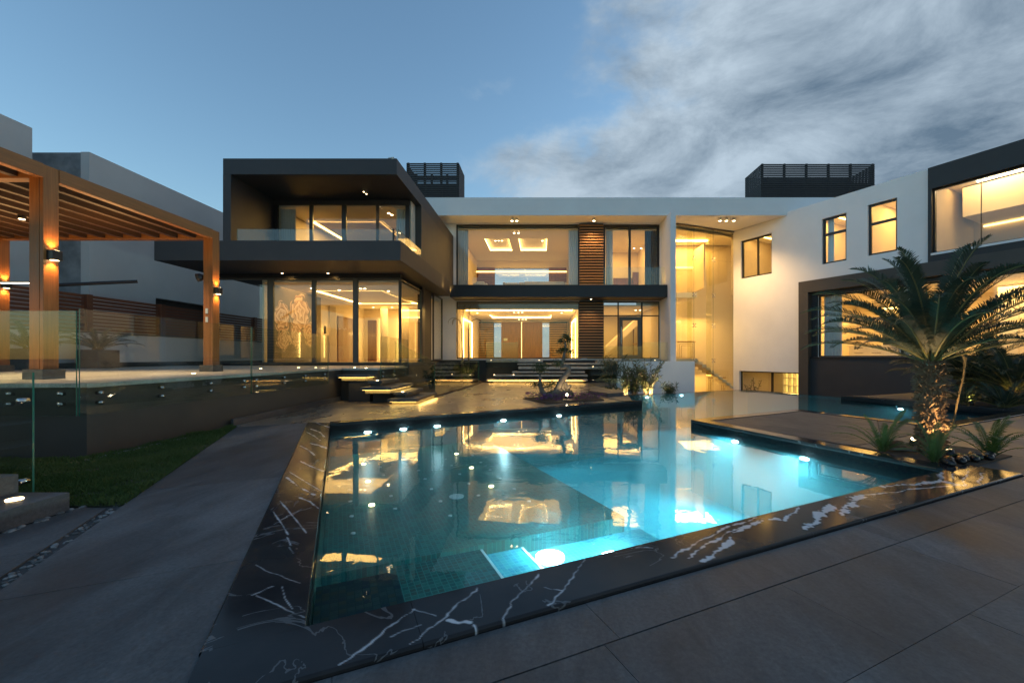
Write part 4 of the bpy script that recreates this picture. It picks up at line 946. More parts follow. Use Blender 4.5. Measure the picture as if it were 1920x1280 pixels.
# upper bedroom right
rm = room(xc-.05, xd+.02, CY0+.3, 29.5, CT, 8.7, 'inwall'); ceiling(rm, xc-.05, xd+.02, CY0+.3, 29.5, 8.5)
ceil_fill(rm, 4.9, 27, 8.45, 70, 2, 3); MB().box(X(1150, 29.4), X(1185, 29.4), 29.36, 29.45, CT+.7, CT+1.6).build('headboard', MT['walnut'], rm); downlights([(X(u, 28.3), 28.3, 8.498) for u in (1189, 1202)], rm)
MB().box(X(1186, 29.4), X(1226, 29.4), 29.3, 29.45, CT, CT+2.0).build('wall_panel', MT['walnut'], rm)
t = MB(); pane(t, (X(1132, 23.0), 22.95), (6.62, 22.95), CT-.02, CT+1.0); br2 = thing('window_balustrade', 'clear glass balustrade before the upper right window', 'balustrade', (5, 22.95, CT)); t.build('pane', GL, br2)
# entrance hall, ground floor
rm = room(xa-.05, xb+.05, CY0+.3, 33.4, FL1, 4.5, 'inwall', holes=[(X(925, 33.4), X(1031, 33.4), FL1+.02, 4.0)])
ceiling(rm, xa-.05, xb+.05, CY0+.3, 33.4, 4.2, [(X(866, 26.3), X(1075, 26.3), 25.6, 27.4), (X(917, 30), X(1034, 30), 29.5, 32.4)], .16)
MB().box(xa-.05, xb+.05, CY0+.3, CY0+.36, 4.0, 4.46).build('ceiling_drop', MT['inwall2'], rm)
for (x, sgn) in ((xa+.05, 1), (xb-.05, -1)):         # lit niches in both side walls
    for y in (26.0, 29.2): strip(x-.02, x+.02, y, y+.06, FL1+.05, 3.6, rm)
    strip(x-.02, x+.02, 26.0, 29.2, 3.6, 3.66, rm)
ceil_fill(rm, -1.3, 28.2, 4.15, 95, 5, 5)
downlights([(X(u, Y), Y, 4.196) for u, Y in ((964, 27.9), (972, 27.9), (979, 27.9), (895, 28.2), (1053, 28.2), (973, 33.0), (980, 33.0), (986, 33.0))], rm)
window(W0, X(925, 33.4), X(1031, 33.4), 33.45, FL1+.02, 4.0, fw=.05)
def burst():
    m = wood('walnut_burst_veneer', (.085, .032, .010), (.24, .10, .03), 'z', .3); return m
dd = MB().box(X(940, 33.2), X(978, 33.2)-.02, 33.1, 33.2, FL1, 4.0).box(X(978, 33.2)+.02, X(1017, 33.2), 33.1, 33.2, FL1, 4.0).build('entrance_door', MT['walnut'], rm)
strip(X(978, 33.2)-.018, X(978, 33.2)+.018, 33.12, 33.16, FL1, 4.0, rm, 'glowsoft')
for (u0, u1) in ((889, 925), (1030, 1064)):
    MB().box(X(u0, 33), X(u1, 33), 33.0, 33.05, FL1, 4.0).build('slat_screen', MT['black'], rm); sm_ = MB().box(X(u0, 32.9), X(u1, 32.9), 32.93, 32.995, 0, .055).mesh('slat', MT['slat'])
    for i in range(20): o = link('slat', sm_, rm); o.location = (0, 0, FL1+.03+i*.135)
MB().box(X(944, 32.9), X(951, 32.9), 33.06, 33.09, 2.55, 2.75).build('intercom', white_pl, rm)
# right hall, ground floor
rm = room(xc-.05, xd+.02, CY0+.3, 31, FL1, 4.5, 'inwall'); ceiling(rm, xc-.05, xd+.02, CY0+.3, 31, 4.2)
ceil_fill(rm, 4.9, 27.5, 4.15, 55, 2, 4); MB().box(X(1187, 30.8), X(1219, 30.8), 30.75, 30.9, FL1, 3.7).build('wall_panel', MT['walnut'], rm)
downlights([(X(u, 26.5), 26.5, 4.196) for u in (1192, 1200)], rm)
mb = MB(); mb.prism([(0, 0), (2.6, 2.4), (2.6, 2.9), (0, .5)], 0, 1.2); st_ = mb.build('stair_flight', MT['ceil'], rm); st_.matrix_basis = Matrix.Translation((X(1132, 29), 29.6, 1.4)) @ Matrix.Rotation(R(90), 4, 'X')
def railing(name, label, p, q, z0, h, parent_things=None):
    t = thing(name, label, 'railing', (p[0], p[1], z0)); p, q = Vector(p), Vector(q); Ls = (q-p).length; d = (q-p)/Ls; fr = Fr(p, d)
    mb = MB(); mb.box(0, Ls, -.03, .03, z0+h-.05, z0+h, fr=fr); mb.box(0, Ls, -.02, .02, z0+.03, z0+.06, fr=fr); mb.build('handrail', MT['slat'], t)
    n_ = max(1, int(Ls/.62)); w = Ls/n_
    for i in range(n_):
        mb = MB(); a = i*w+.05
        for k_, (o1, top) in enumerate(((0, .06), (.1, .14), (.2, .24))):
            mb.box(a+o1, a+o1+.02, -.012, .012, z0+.06, z0+h-top, fr=fr); mb.box(a+w-.12-o1, a+w-.10-o1, -.012, .012, z0+.06, z0+h-top, fr=fr); mb.box(a+o1, a+w-.10-o1, -.012, .012, z0+h-top-.02, z0+h-top, fr=fr)
        mb.build('baluster_panel', MT['brass'], t)
MT['brass'] = mat('bronze_bars', (.30, .20, .09), .4, metal=.6)
railing('railing', 'bronze patterned railing inside the right ground floor hall', (X(1186, 28.2), 28.2), (X(1221, 28.2), 28.2), FL1, 1.0)

# ---------------------------------------------------------------- stairwell glazing
P0 = (X(1268, CY0), CY0); R0 = (11.51, 25.58)
sf = Fr(P0, (R0[0]-P0[0], R0[1]-P0[1])); SLN = (Vector(R0)-Vector(P0)).length
def sfs(u): # distance along the glass at photo column u
    k = (u-PX)/FPX; return (k*P0[1]-P0[0])/(sf.ex.x-k*sf.ex.y)
MT['goldglass'] = glass('stairwell_glass', (.95, .95, .86), .05)
sj = [0, sfs(1301), sfs(1337), SLN-.02]; zj = [-2.4, Z(676, 24.5), Z(610, 24.5), Z(552, 24.5), Z(484, 24.5), 8.74]
sg = part(MB().box(0, SLN, -.06, .06, 8.745, SOF-.005, fr=sf), 'stairwell_head', MT['framegrey'])
for i in range(3):
    for j in range(5):
        pm = MB(); pane(pm, sf.w(sj[i]+.006, 0), sf.w(sj[i+1]-.006, 0), zj[j]+.006, zj[j+1]-.006, .014); pm.build('pane', [MT['goldglass'], MT['glassedge']], sg)
spm = MB()
for a in (45, 135, 225, 315): spm.tube([(0, 0, 0), (.13*math.cos(R(a)), 0, .13*math.sin(R(a)))], .014, 6); spm.cyl((.13*math.cos(R(a)), .0, .13*math.sin(R(a))), .03, .05, 10, axis=(0, -1, 0))
spm = spm.mesh('spider_fitting', MT['steel'])
fin_m = MB()
for s_ in sj[1:3]:
    f_ = MB().box(s_-.006, s_+.006, .12, .55, -2.4, 8.70, fr=sf); f_.build('glass_fin', MT['goldglass'], sg)
    for z in zj[1:5]: o = link('spider_fitting', spm, sg); x, y = sf.w(s_, -.02); o.location = (x, y, z); o.rotation_euler = (0, 0, math.atan2(sf.ex.y, sf.ex.x))
# the stair hall behind
hall = part(MB().wall(W0, 7.05, 16, 31.5, 31.6, -2.5, 8.75).box(7.0, 7.06, 24.4, 31.49, -2.5, 8.75).box(7.07, 13.5, 24.9, 31.49, -2.5, -2.42), 'stair_hall', MT['hallwall'] if 'hallwall' in MT else mat('hall_paint', (.62, .53, .38), .65, (.66, .57, .42), scale=.9))
MB().prism([(7.07, 24.15), (11.0, 25.75), (14.5, 28), (14.5, 31.4), (7.07, 31.4)], 8.60, 8.66).build('ceiling', MT['ceil'], hall)
for (z, xr_) in ((CT-.1, X(1303, 25)), (FL1, X(1303, 25))):
    MB().box(7.07, xr_, 24.6, 27.5, z-.3, z).build('landing', MT['ceil'], hall)
MB().box(7.08, 13.4, 28.0, 28.1, -2.4, 8.55).build('partition', MT['inwall'], hall)
MB().box(9.9, 9.98, 26.0, 27.98, 5.5, 8.2).build('wing_wall', MT['inwall'], hall)
a = sf.w(.3, .9); b = sf.w(2.6, .9)
strip(7.6, 10.4, 26.6, 26.68, 8.5, 8.58, hall); strip(7.6, 10.3, 27.85, 27.95, 7.1, 7.18, hall, 'glowsoft'); strip(7.2, 8.6, 27.7, 27.8, 3.95, 4.07, hall)
MB().box(7.3, 8.35, 27.9, 27.98, FL1, 3.9).build('dark_panel', MT['walnut'], hall); MB().box(7.5, 8.1, 27.5, 27.85, FL1, FL1+1.9).build('cabinet', MT['inwall2'], hall)
ceil_fill(hall, 9.5, 26.8, 8.45, 95, 2.5, 1.6); lamp('hall_light', 'AREA', (9.8, 26.6, 3.9), 50, WARM, hall, 2.0); lamp('hall_light', 'AREA', (10.2, 26.8, .2), 32, WARM, hall, 1.5)
railing('railing', 'bronze railing on the landing behind the stairwell glass', (X(1268, 24.75)+.05, 24.8), (X(1304, 24.8), 24.8), FL1, 1.0)
railing('railing', 'bronze railing of the lower stair behind the stairwell glass', (X(1327, 26.4), 26.4), (X(1361, 26.4), 26.4), -1.05, 1.1)
mb = MB()
for i in range(14): mb.box(X(1303, 25.5)+i*.24, X(1303, 25.5)+i*.24+.26, 25.6, 26.9, FL1-.18*(i+1), FL1-.18*i)
mb.build('stair_flight', MT['ceil'], hall)

# ---------------------------------------------------------------- right wing
RX = Fr(R0, (.4717, -.8818)); RXo = RX    # s along the wall towards the viewer; ey points inwards (to +X)
NIN = RX.ey                                # (.8818, .4717): into the house
def rs(u, off=0.0):
    """distance along the wing wall at photo column u; off = how far the plane stands out"""
    k = (u-PX)/FPX; o = RX.o-NIN*off; return (k*o.y-o.x)/(RX.ex.x-k*RX.ex.y)
def rz(u, v, off=0.0):
    p = RX.o-NIN*off+RX.ex*rs(u, off); return EYE+(PY-v)/FPX*p.y
RTOP = 8.99
sB = rs(1743); sEnd = rs(1990)
w1 = (rs(1389), rs(1447), rz(1389, 523), rz(1389, 452)); w2 = (rs(1541), rs(1587), rz(1541, 496), rz(1541, 411)); w3 = (rs(1627), rs(1682), rz(1627, 480), rz(1627, 385))
wb = (rs(1386), rs(1600), -2.2, rz(1389, 695)); wk = (rs(1534, .0), sEnd-.4, 1.30, 4.35)
wbig = (sB+.12, sEnd-.5, rz(1748, 476), rz(1748, 356))
mb = MB(); mb.wall(RX, 0, sB-.002, 0, .3, -2.6, RTOP, [w1, w2, w3, wb, (wk[0], wk[1], wk[2], wk[3])]); part(mb, 'wing_wall', MT['white'])
mb = MB(); mb.wall(RX, sB, sEnd, -.16, .3, 4.75, RTOP-.02, [wbig]); part(mb, 'wing_box', MT['black'])
part(MB().box(sB+.1, sEnd-.4, -.19, .25, wbig[2]-.09, wbig[2]-.004, fr=RX), 'sill', MT['white'])
mb = MB(); mb.wall(RX, sB, sEnd, 0, .3, -2.6, 4.748, [(wk[0], wk[1], wk[2], wk[3])]); part(mb, 'dado_wall', MT['dark'])
part(MB().box(0, sEnd, .31, 9, 8.86, 8.97, fr=RX), 'wing_roof', MT['white'])
# brown portal round the kitchen window, dark wall below
of = .42; sK0 = rs(1497, of); sK1 = rs(1515, of)
ztop = rz(1497, 529, of); zin = rz(1515, 548, of)
portal = MB(); portal.box(sK0, sK1, -of, -.002, -2.6, zin, fr=RX); portal.box(sK0, sEnd, -of, -.002, zin+.001, ztop, fr=RX); part(portal, 'window_portal', MT['brown'], bevel=.006)
part(MB().box(sK1+.001, wk[1]+.3, -.2, -.003, -2.6, 1.22, fr=RX), 'dado_wall', MT['dark']); part(MB().box(sK1+.001, wk[1]+.3, -.24, .1, 1.222, 1.297, fr=RX), 'sill', MT['frame'])
part(MB().box(sK1+.001, wk[0]+.0, -.12, -.004, 1.30, zin-.002, fr=RX), 'dark_reveal', MT['black']); part(MB().box(wk[0]+.0, wk[1]+.3, -.12, -.004, wk[3], zin-.002, fr=RX), 'dark_reveal', MT['black'])
window(RX, *w1[:2], .16, *w1[2:], mull=(((w1[0]+w1[1])/2+.05, .09),), fw=.09)
tz2 = rz(1541, 441); tz3 = rz(1627, 421)
window(RX, *w2[:2], .16, *w2[2:], trans=((tz2, .12),), fw=.09); window(RX, *w3[:2], .16, *w3[2:], trans=((tz3, .12),), fw=.09)
window(RX, *wb[:2], .2, *wb[2:], mull=((rs(1444), .10),), fw=.06)
window(RX, *wk[:2], .1, *wk[2:], mull=((rs(1690), .08),), fw=.06)
window(RX, *wbig[:2], .05, *wbig[2:], mull=((rs(1839), .012),), fw=.05)
# upper rooms
def rroom(s0, s1, z0, z1, dep, wm='inwall', e=40, cove=True, ce=None, gl='glow'):
    r_ = room(s0, s1, .32, dep, z0, z1, wm, fr=RX)
    ceiling(r_, s0, s1, .32, dep, z1-.15, [(s0+.55, s1-.5, 1.0, dep-.7)] if cove else [], .12, fr=RX, m=gl)
    x, y = RX.w((s0+s1)/2, dep*.55); l = lamp('ceiling_fill_light', 'AREA', (x, y, z1-.2), e, WARM, r_, min(3, s1-s0-.8)); return r_  # added warm area fill under the wing room's ceiling
r1 = rroom(-.3, rs(1475), 5.1, 8.8, 4.0, 'inwall2', 45)
r2 = rroom(rs(1500), rs(1607), 5.1, 8.8, 5.0, 'inwall', 38)
r3 = rroom(rs(1612), rs(1715), 5.1, 8.8, 5.0, 'inwall', 38)
r4 = rroom(sB-.15, sEnd-.1, 5.2, 8.8, 5.0, 'inwall2', 60, cove=False)
strip(sB+.2, sEnd-.6, .36, .42, 8.45, 8.55, r4, fr=RX); strip(sB+.2, sEnd-.6, 4.88, 4.95, 7.25, 7.32, r4, 'glowsoft', fr=RX)
mb = MB().box(sB+.2, sEnd-.3, 2.6, 4.9, 7.35, 8.6, fr=RX); mb.build('ceiling_drop', MT['ceil'], r4); strip(rs(1790), rs(1890), 2.2, 2.25, 8.58, 8.63, r4, 'coolbulb', fr=RX); strip(rs(1776), rs(1790), 1.4, 1.5, 8.58, 8.63, r4, 'coolbulb', fr=RX)
MB().box(rs(1560), rs(1590), 4.9, 4.98, 5.1, 7.4, fr=RX).build('door', MT['walnut'], r2)
for (rr_, s0, s1) in ((r2, rs(1500), rs(1607)), (r3, rs(1612), rs(1715))): strip(s0+.3, s1-.3, .5, .56, 8.42, 8.5, rr_, fr=RX)
hang = thing('ring_pendant', 'glowing ring pendant behind the small gold window', 'pendant lamp', (*RX.w(rs(1418), 2.2), 5.9))
for (rr_, zz_) in ((.55, 5.95), (.42, 6.15)):
    p_ = [(RX.w(rs(1418), 2.4)[0]+rr_*math.cos(t_*math.pi/14), RX.w(rs(1418), 2.4)[1]+rr_*math.sin(t_*math.pi/14), zz_) for t_ in range(29)]
    mb = MB(); mb.tube(p_, .022, 6); mb.build('ring', MT['glow'], hang)
mb = MB(); mb.tube([(*RX.w(rs(1418), 2.4), 6.15), (*RX.w(rs(1418), 2.4), 8.6)], .006, 5); mb.build('cable', MT['frame'], hang)
# kitchen
rk = room(rs(1500), sEnd-.1, .32, 5.5, .9, 4.5, 'inwall', fr=RX)
ceiling(rk, rs(1500), sEnd-.1, .32, 5.5, 4.3, [], fr=RX)
for s_, e_ in ((rs(1570), 85), (rs(1720), 75), (rs(1860), 60)):
    x, y = RX.w(s_, 2.6); lamp('ceiling_fill_light', 'AREA', (x, y, 4.2), e_, WARM, rk, 1.6)  # added warm fills spread under the kitchen ceiling
strip(rs(1560), rs(1640), 5.0, 5.06, 3.85, 3.95, rk, fr=RX); strip(rs(1560), rs(1640), 4.85, 4.9, 2.15, 2.19, rk, 'glowsoft', fr=RX)
kc = thing('kitchen_counter', 'white kitchen counter with drawers behind the large window', 'counter', (*RX.w(rs(1600), 2.6), .9))
MT['kwhite'] = mat('kitchen_lacquer', (.70, .66, .58), .25); s0_, s1_ = rs(1592, -2.4), rs(1700, -2.4)
MB().box(s0_, s1_, 2.4, 3.1, 1.0, 1.82, fr=RX).build('cabinet', MT['kwhite'], kc); MB().box(s0_-.05, s1_+.05, 2.34, 3.15, 1.822, 1.88, fr=RX).build('worktop', MT['kwhite'], kc)
for i in range(3):
    a = s0_+.05+i*(s1_-s0_-.1)/3
    for z in (1.06, 1.33, 1.58): d_ = MB().box(a+.01, a+(s1_-s0_-.1)/3-.01, 2.382, 2.398, z, z+.23, fr=RX).build('drawer', MT['kwhite'], kc, bevel=.004); MB().box(a+.2, a+.6, 2.365, 2.381, z+.16, z+.18, fr=RX).build('handle', MT['frame'], d_)
pe = thing('pantry_unit', 'tall pale kitchen unit with a dark glass oven', 'cabinet', (*RX.w(rs(1575), 4.6), .9)); MB().box(rs(1563), rs(1592), 4.6, 5.2, .9, 3.6, fr=RX).build('carcass', MT['kwhite'], pe); MB().box(rs(1566), rs(1583), 4.57, 4.598, 1.9, 3.3, fr=RX).build('oven_door', MT['black'], pe)
tp = thing('tall_cabinets', 'pale panelled kitchen cabinets at the far right window', 'cabinet', (*RX.w(rs(1860), 3), .9))
for i in range(7):
    a = rs(1815)+i*.62
    for (z0, z1) in ((.95, 2.0), (2.02, 3.1), (3.12, 4.25)): MB().box(a+.008, a+.61, 3.0, 3.05, z0, z1, fr=RX).build('door', MT['kwhite'], tp, bevel=.004)
# basement
rb = room(rs(1383), rs(1620), .32, 4.5, -2.4, .75, 'inwall2', fr=RX); ceiling(rb, rs(1383), rs(1620), .32, 4.5, .7, fr=RX)
x, y = RX.w(rs(1450), 2.5); lamp('ceiling_fill_light', 'AREA', (x, y, .6), 26, WARM, rb, 1.5)  # added warm fill under the basement ceiling
MT['glowlow'] = emission('backlit_panel', (1.0, .62, .12), .9)
sh = thing('wine_shelves', 'grid of glowing shelves in the basement window', 'shelves', (*RX.w(rs(1490), 3.5), -2.4))
sa, sb_ = rs(1470, -3.4), rs(1530, -3.4)
MB().box(sa, sb_, 3.62, 3.66, -2.4, .6, fr=RX).build('back_panel', MT['glowlow'], sh)
for i in range(7): a = sa+i*(sb_-sa)/6; MB().box(a-.03, a+.03, 3.3, 3.61, -2.4, .6, fr=RX).build('upright', MT['kwhite'], sh)
for i in range(7): z = -2.3+i*.46; MB().box(sa, sb_, 3.28, 3.6, z, z+.05, fr=RX).build('shelf', MT['kwhite'], sh)
# low white wall under the fin, with the plants in front
lw_ = thing('court_wall', 'low white garden wall below the stairwell, lit from the shrubs', 'wall', (5.5, 22, -2.4)); MB().box(3.9, X(1302, 22.0), 21.95, 22.08, -2.5, Z(677, 22)).build('wall_panel', MT['white'], lw_, bevel=.006)

# ---------------------------------------------------------------- curtains
def curtain(label, p, q, z0, z1, folds=7, amp=.05, gather=0.0):
    p, q = Vector(p), Vector(q); d = q-p; o = Vector((-d.y, d.x)).normalized(); n_ = folds*8; nz_ = 10; mb = MB()
    for j in range(nz_+1):
        h = j/nz_
        for i in range(n_+1):
            t = i/n_; w = amp*math.sin(t*folds*2*math.pi+.6*math.sin(3*t+h))*(1-.25*h); tt = t*(1-gather*(1-h)*.3); c = p+d*tt+o*w; mb.v.append((c.x, c.y, z0+(z1-z0)*h))
    for j in range(nz_):
        for i in range(n_): a = j*(n_+1)+i; mb.f.append((a, a+1, a+n_+2, a+n_+1)); mb.m.append(0)
    return tag(mb.build('curtain', MT['curtain'], smooth=True), label, 'curtain', 'sheer curtains in the windows')
curtain('grey curtain at the left end of the dark balcony window', (X(526, 17.3), 17.3), (X(555, 17.3), 17.3), ST, RB-.25)
curtain('grey curtain at the right end of the dark balcony window', (X(743, 17.3), 17.3), (X(765, 17.3), 17.3), ST, RB-.25, 5)
curtain('white curtain at the left of the big upper window', (X(858, 24.4), 24.4), (X(878, 24.4), 24.4), CT, 8.6, 6)
curtain('white curtain at the right of the big upper window', (X(1066, 24.4), 24.4), (X(1084, 24.4), 24.4), CT, 8.6, 5)
curtain('white curtain in the upper window beside the slats', (X(1136, 24.4), 24.4), (X(1149, 24.4), 24.4), CT, 8.5, 4)
curtain('dark curtain in the upper window beside the fin wall', (X(1209, 24.4), 24.4), (X(1232, 24.4), 24.4), CT, 8.5, 6)['dark'] = 1
curtain('white curtain at the edge of the kitchen window', RX.w(wk[0]+.12, .3), RX.w(wk[0]+.95, .3), 1.3, 4.3, 6)
curtain('white curtain in the middle of the kitchen window', RX.w(rs(1680), .3), RX.w(rs(1700), .3), 1.3, 4.3, 4)
curtain('pale curtain in the first narrow upper window', RX.w(w2[0]+.1, .34), RX.w(w2[0]+.4, .34), 5.2, 8.4, 3)

# ---------------------------------------------------------------- roof screens
def roof_screen(name, label, x0, x1, y0, y1, z0, z1, nb, gapped):
    t = thing(name, label, 'screen', ((x0+x1)/2, y0, z0)); n_ = int((z1-z0)/.118)
    for i in range(nb+1):
        x = x0+(x1-x0)*i/nb
        for y in (y0, y1): MB().box(x-.06, x+.06, y-.06, y+.06, z0, z1).build('post', MT['slatdark'], t)
    a = MB().box(x0-.08, x1+.08, -.1, -.062, 0, .082).mesh('slat', MT['slatdark']); b = MB().box(-.1, -.062, y0-.08, y1+.08, 0, .082).mesh('slat', MT['slatdark'])
    for i in range(n_):
        for (m_, lo) in ((a, (0, y0, 0)), (a, (0, y1+.16, 0)), (b, (x0, 0, 0)), (b, (x1+.16, 0, 0))): o = link('slat', m_, t); o.location = (lo[0], lo[1], z0+.05+i*(z1-z0-.06)/n_)
    MB().box(x0+.12, x1-.12, y0+.15, y1-.1, z0, z0+(z1-z0)*.70).build('plant_box', MT['slatdark'], t)
    return t
roof_screen('roof_screen', 'small dark slatted plant screen on the roof behind the box', X(764, 25), X(857, 25), 25.2, 26.8, FTOP-.9, Z(303, 25), 3, True)
roof_screen('roof_screen', 'large dark slatted plant screen on the white roof', X(1432, 27), X(1640, 27), 27.2, 29.2, FTOP, Z(305, 27), 5, True)
ant = MB(); ant.tube([(X(618, 16), 16, RT), (X(618, 16), 16, RT+.22)], .015, 6); tag(ant.build('antenna', MT['frame']), 'thin short antenna on the dark box roof', 'antenna')
cc = thing('security_camera', 'small white security camera on the corner of the dark roof', 'camera', (BXW-.15, BY+.1, RT)); mb = MB(); mb.tube([(BXW-.3, BY+.08, RT+.03), (BXW-.1, BY-.02, RT+.0)], .035, 10); mb.build('housing', white_pl, cc); MB().box(BXW-.24, BXW-.2, BY+.06, BY+.1, RT, RT+.02).build('mount', MT['frame'], cc)

# ---------------------------------------------------------------- entrance steps in the centre
es_ = thing('entrance_steps', 'wide dark entrance steps with warm lights beneath the treads', 'steps', (-.3, 21.5, 0))
def wide(x0, x1, y0, y1, z, th, light=False):
    t = MB().box(x0, x1, y0, y1, z-th, z).build('tread', MT['stepcap'], es_, bevel=.006)
    if light: MB().box(x0+.1, x1-.1, y0+.05, y0+.12, z-th-.004, z-th-.001).build('light_strip', MT['steplight'], t)
MT['stepcap'] = porcelain('step_stone', (.30, .265, .22), (.40, .355, .30), .45)
wide(X(912, 20.9), X(1102, 20.9), 20.9, 21.6, .20, .075, True); wide(X(927, 21.2), X(1102, 21.2), 21.25, 22.0, .41, .09); wide(X(960, 21.6), X(1097, 21.6), 21.65, 22.3, .56, .07); wide(X(972, 22), X(1206, 22), 22.0, 22.9, .80, .12)
wide(X(911, 22.6), X(1018, 22.6), 22.6, 23.95, 1.12, .10); wide(X(1120, 22.6), X(1256, 22.6), 22.6, 23.95, 1.12, .16); wide(X(970, 22.4), X(1150, 22.4), 22.45, 23.6, .96, .07, False)
MB().box(X(925, 21.5), X(1095, 21.5), 21.3, 23.5, 0, .115).build('base', MT['black'], es_); MB().box(X(975, 22.2), X(1095, 22.2), 22.1, 23.5, .116, .68).build('base', MT['black'], es_)
for u, v, z in ((921, 676, 1.12), (1011, 675, 1.12), (927, 702, .41), (1112, 687, .80), (1145, 675, 1.12), (1191, 685, .8), (1228, 675, 1.12), (963, 700, .41)):
    Y = 22.7 if z > 1 else (22.15 if z > .7 else 21.35); o = link('step_lamp', dot, es_); o.location = (X(u, Y), Y, z)
lamp('tread_glow', 'AREA', (-.3, 20.84, .10), 26, WARM, es_, 4.6, (R(62), 0, 0), size_y=.06)
er = thing('entrance_balustrade', 'clear glass panels guarding the entrance steps', 'balustrade', (0, 22.4, 1))
for (p, q, z0, z1) in (((X(911, 22.5), 22.55), (X(971, 22.5), 22.55), .75, 2.08), ((X(1132, 21.9), 21.95), (X(1205, 21.9), 21.95), .55, 1.85), ((X(1206, 22.5), 22.55), (X(1255, 22.5), 22.55), .85, 2.08), ((X(1103, 16.5), 16.6), (X(1168, 16.5), 16.3), .02, 1.02)):
    pm = MB(); pane(pm, p, q, z0, z1, .02); pm.build('pane', GL, er)
gb = thing('planter_box', 'low dark planter block at the corner of the central deck', 'planter', (2.4, 15.6, 0)); MB().prism([G(1103, 738), G(1140, 744), G(1170, 742), (3.05, 16.6), (2.0, 16.6)], -.01, .12).build('block', MT['darkstone'], gb, bevel=.006)
# ================================================================== PLANTS
rp = random.Random(21)
def leafmat(name, a, b, rough=.5, scale=3):
    m = mat(name, a, rough, b, scale=scale, detail=2, amount=1.2); t = m.node_tree; bs = t.nodes['Principled BSDF']; out = [n_ for n_ in t.nodes if n_.type == 'OUTPUT_MATERIAL'][0]
    tl = N('ShaderNodeBsdfTranslucent', t); src = bs.inputs['Base Color'].links[0].from_socket; L(src, tl.inputs[0], t)
    mx = N('ShaderNodeMixShader', t); mx.inputs[0].default_value = .22; L(bs.outputs[0], mx.inputs[1], t); L(tl.outputs[0], mx.inputs[2], t); L(mx.outputs[0], out.inputs[0], t); return m
MT['cycad'] = leafmat('cycad_leaf', (.034, .052, .036), (.060, .084, .054), .45)
MT['fern'] = leafmat('fern_leaf', (.045, .095, .020), (.08, .14, .035))
MT['shrub'] = leafmat('shrub_leaf', (.050, .075, .022), (.10, .12, .035))
MT['shrubdark'] = leafmat('dark_shrub_leaf', (.028, .050, .020), (.05, .075, .03))
MT['bonsaileaf'] = leafmat('bonsai_leaf', (.025, .055, .018), (.06, .09, .025))
MT['dry'] = leafmat('dry_frond', (.16, .12, .06), (.24, .18, .09), .8)
MT['petiole'] = mat('petiole', (.13, .13, .045), .5, (.17, .15, .06), scale=6)
MT['bark'] = mat('fibrous_bark', (.10, .065, .038), .9, (.17, .115, .068), scale=12, bump=.5)
MT['oliveb'] = mat('grey_bark', (.085, .075, .062), .85, (.16, .145, .125), scale=9, detail=7, bump=.6, bscale=22)
MT['thinbark'] = mat('thin_palm_bark', (.12, .09, .05), .9, (.2, .15, .09), scale=14)
def frond(Lg, e0, droop, n, ll, lw, bare=.16, seed=0, twist=0.0, m0='cycad', m1='petiole', vee=.35, sway=0.0, tipcurl=0.0):
    """pinnate leaf from the origin along +X; e0 start elevation (deg), droop total bend (deg)"""
    r = random.Random(seed); mb = MB(); P = []; p = Vector((0, 0, 0)); seg = 22; ang = R(e0); yaw = 0
    for i in range(seg+1):
        P.append(p.copy()); t = i/seg; a = ang-R(droop)*(t**1.6)-R(tipcurl)*max(0, t-.75)**2*16; yaw = R(sway)*t; p = p+Vector((math.cos(a)*math.cos(yaw), math.cos(a)*math.sin(yaw), math.sin(a)))*(Lg/seg)
    mb.tube(P, [Lg*.0075*(1-.8*i/seg)+.0015 for i in range(seg+1)], 5, 1)
    for k in range(n):
        t = bare+(1-bare)*(k+.5)/n; f = t*seg; i = min(int(f), seg-1); q = P[i].lerp(P[i+1], f-i); d = (P[i+1]-P[i]).normalized()
        s_ = Vector((-d.y, d.x, 0)); s_ = s_.normalized() if s_.length > 1e-4 else Vector((0, 1, 0)); up = d.cross(s_)*-1 if d.cross(s_).z < 0 else d.cross(s_)
        env = min(1, (t-bare)/.12+.35)*min(1, (1-t)/.22+.22); l_ = ll*env*r.uniform(.88, 1.08)
        for sd in (-1, 1):
            if r.random() < .03: continue
            fw = .45+.5*t+r.uniform(-.08, .08); dr = (s_*sd*math.cos(fw)+d*math.sin(fw)+up*(vee+r.uniform(-.12, .12))).normalized(); wv = (dr.cross(up)).normalized()*lw/2
            m_ = q+dr*l_*.55; e_ = q+dr*l_+Vector((0, 0, -l_*r.uniform(.08, .3)))
            b = len(mb.v); mb.v += [tuple(q-wv*.6), tuple(q+wv*.6), tuple(m_-wv), tuple(m_+wv), tuple(e_)]; mb.f += [(b, b+1, b+3, b+2), (b+2, b+3, b+4)]; mb.m += [0, 0]
    return mb.mesh('frond', [MT[m0], MT[m1]])
CF = [frond(1.72, e, d, 92, .20, .0135, bare=.12, seed=k, sway=s, tipcurl=c) for k, (e, d, s, c) in enumerate(((84, 34, 6, 30), (72, 52, -8, 30), (60, 58, 8, 25), (48, 58, -6, 25), (36, 52, 10, 20), (24, 44, -10, 20), (12, 40, 6, 15)))]
def place(me, name, parent, loc, az, sc=1.0, tilt=0.0):
    o = link(name, me, parent, local=True); o.location = loc; o.rotation_euler = (tilt, 0, az); o.scale = (sc, sc, sc); return o
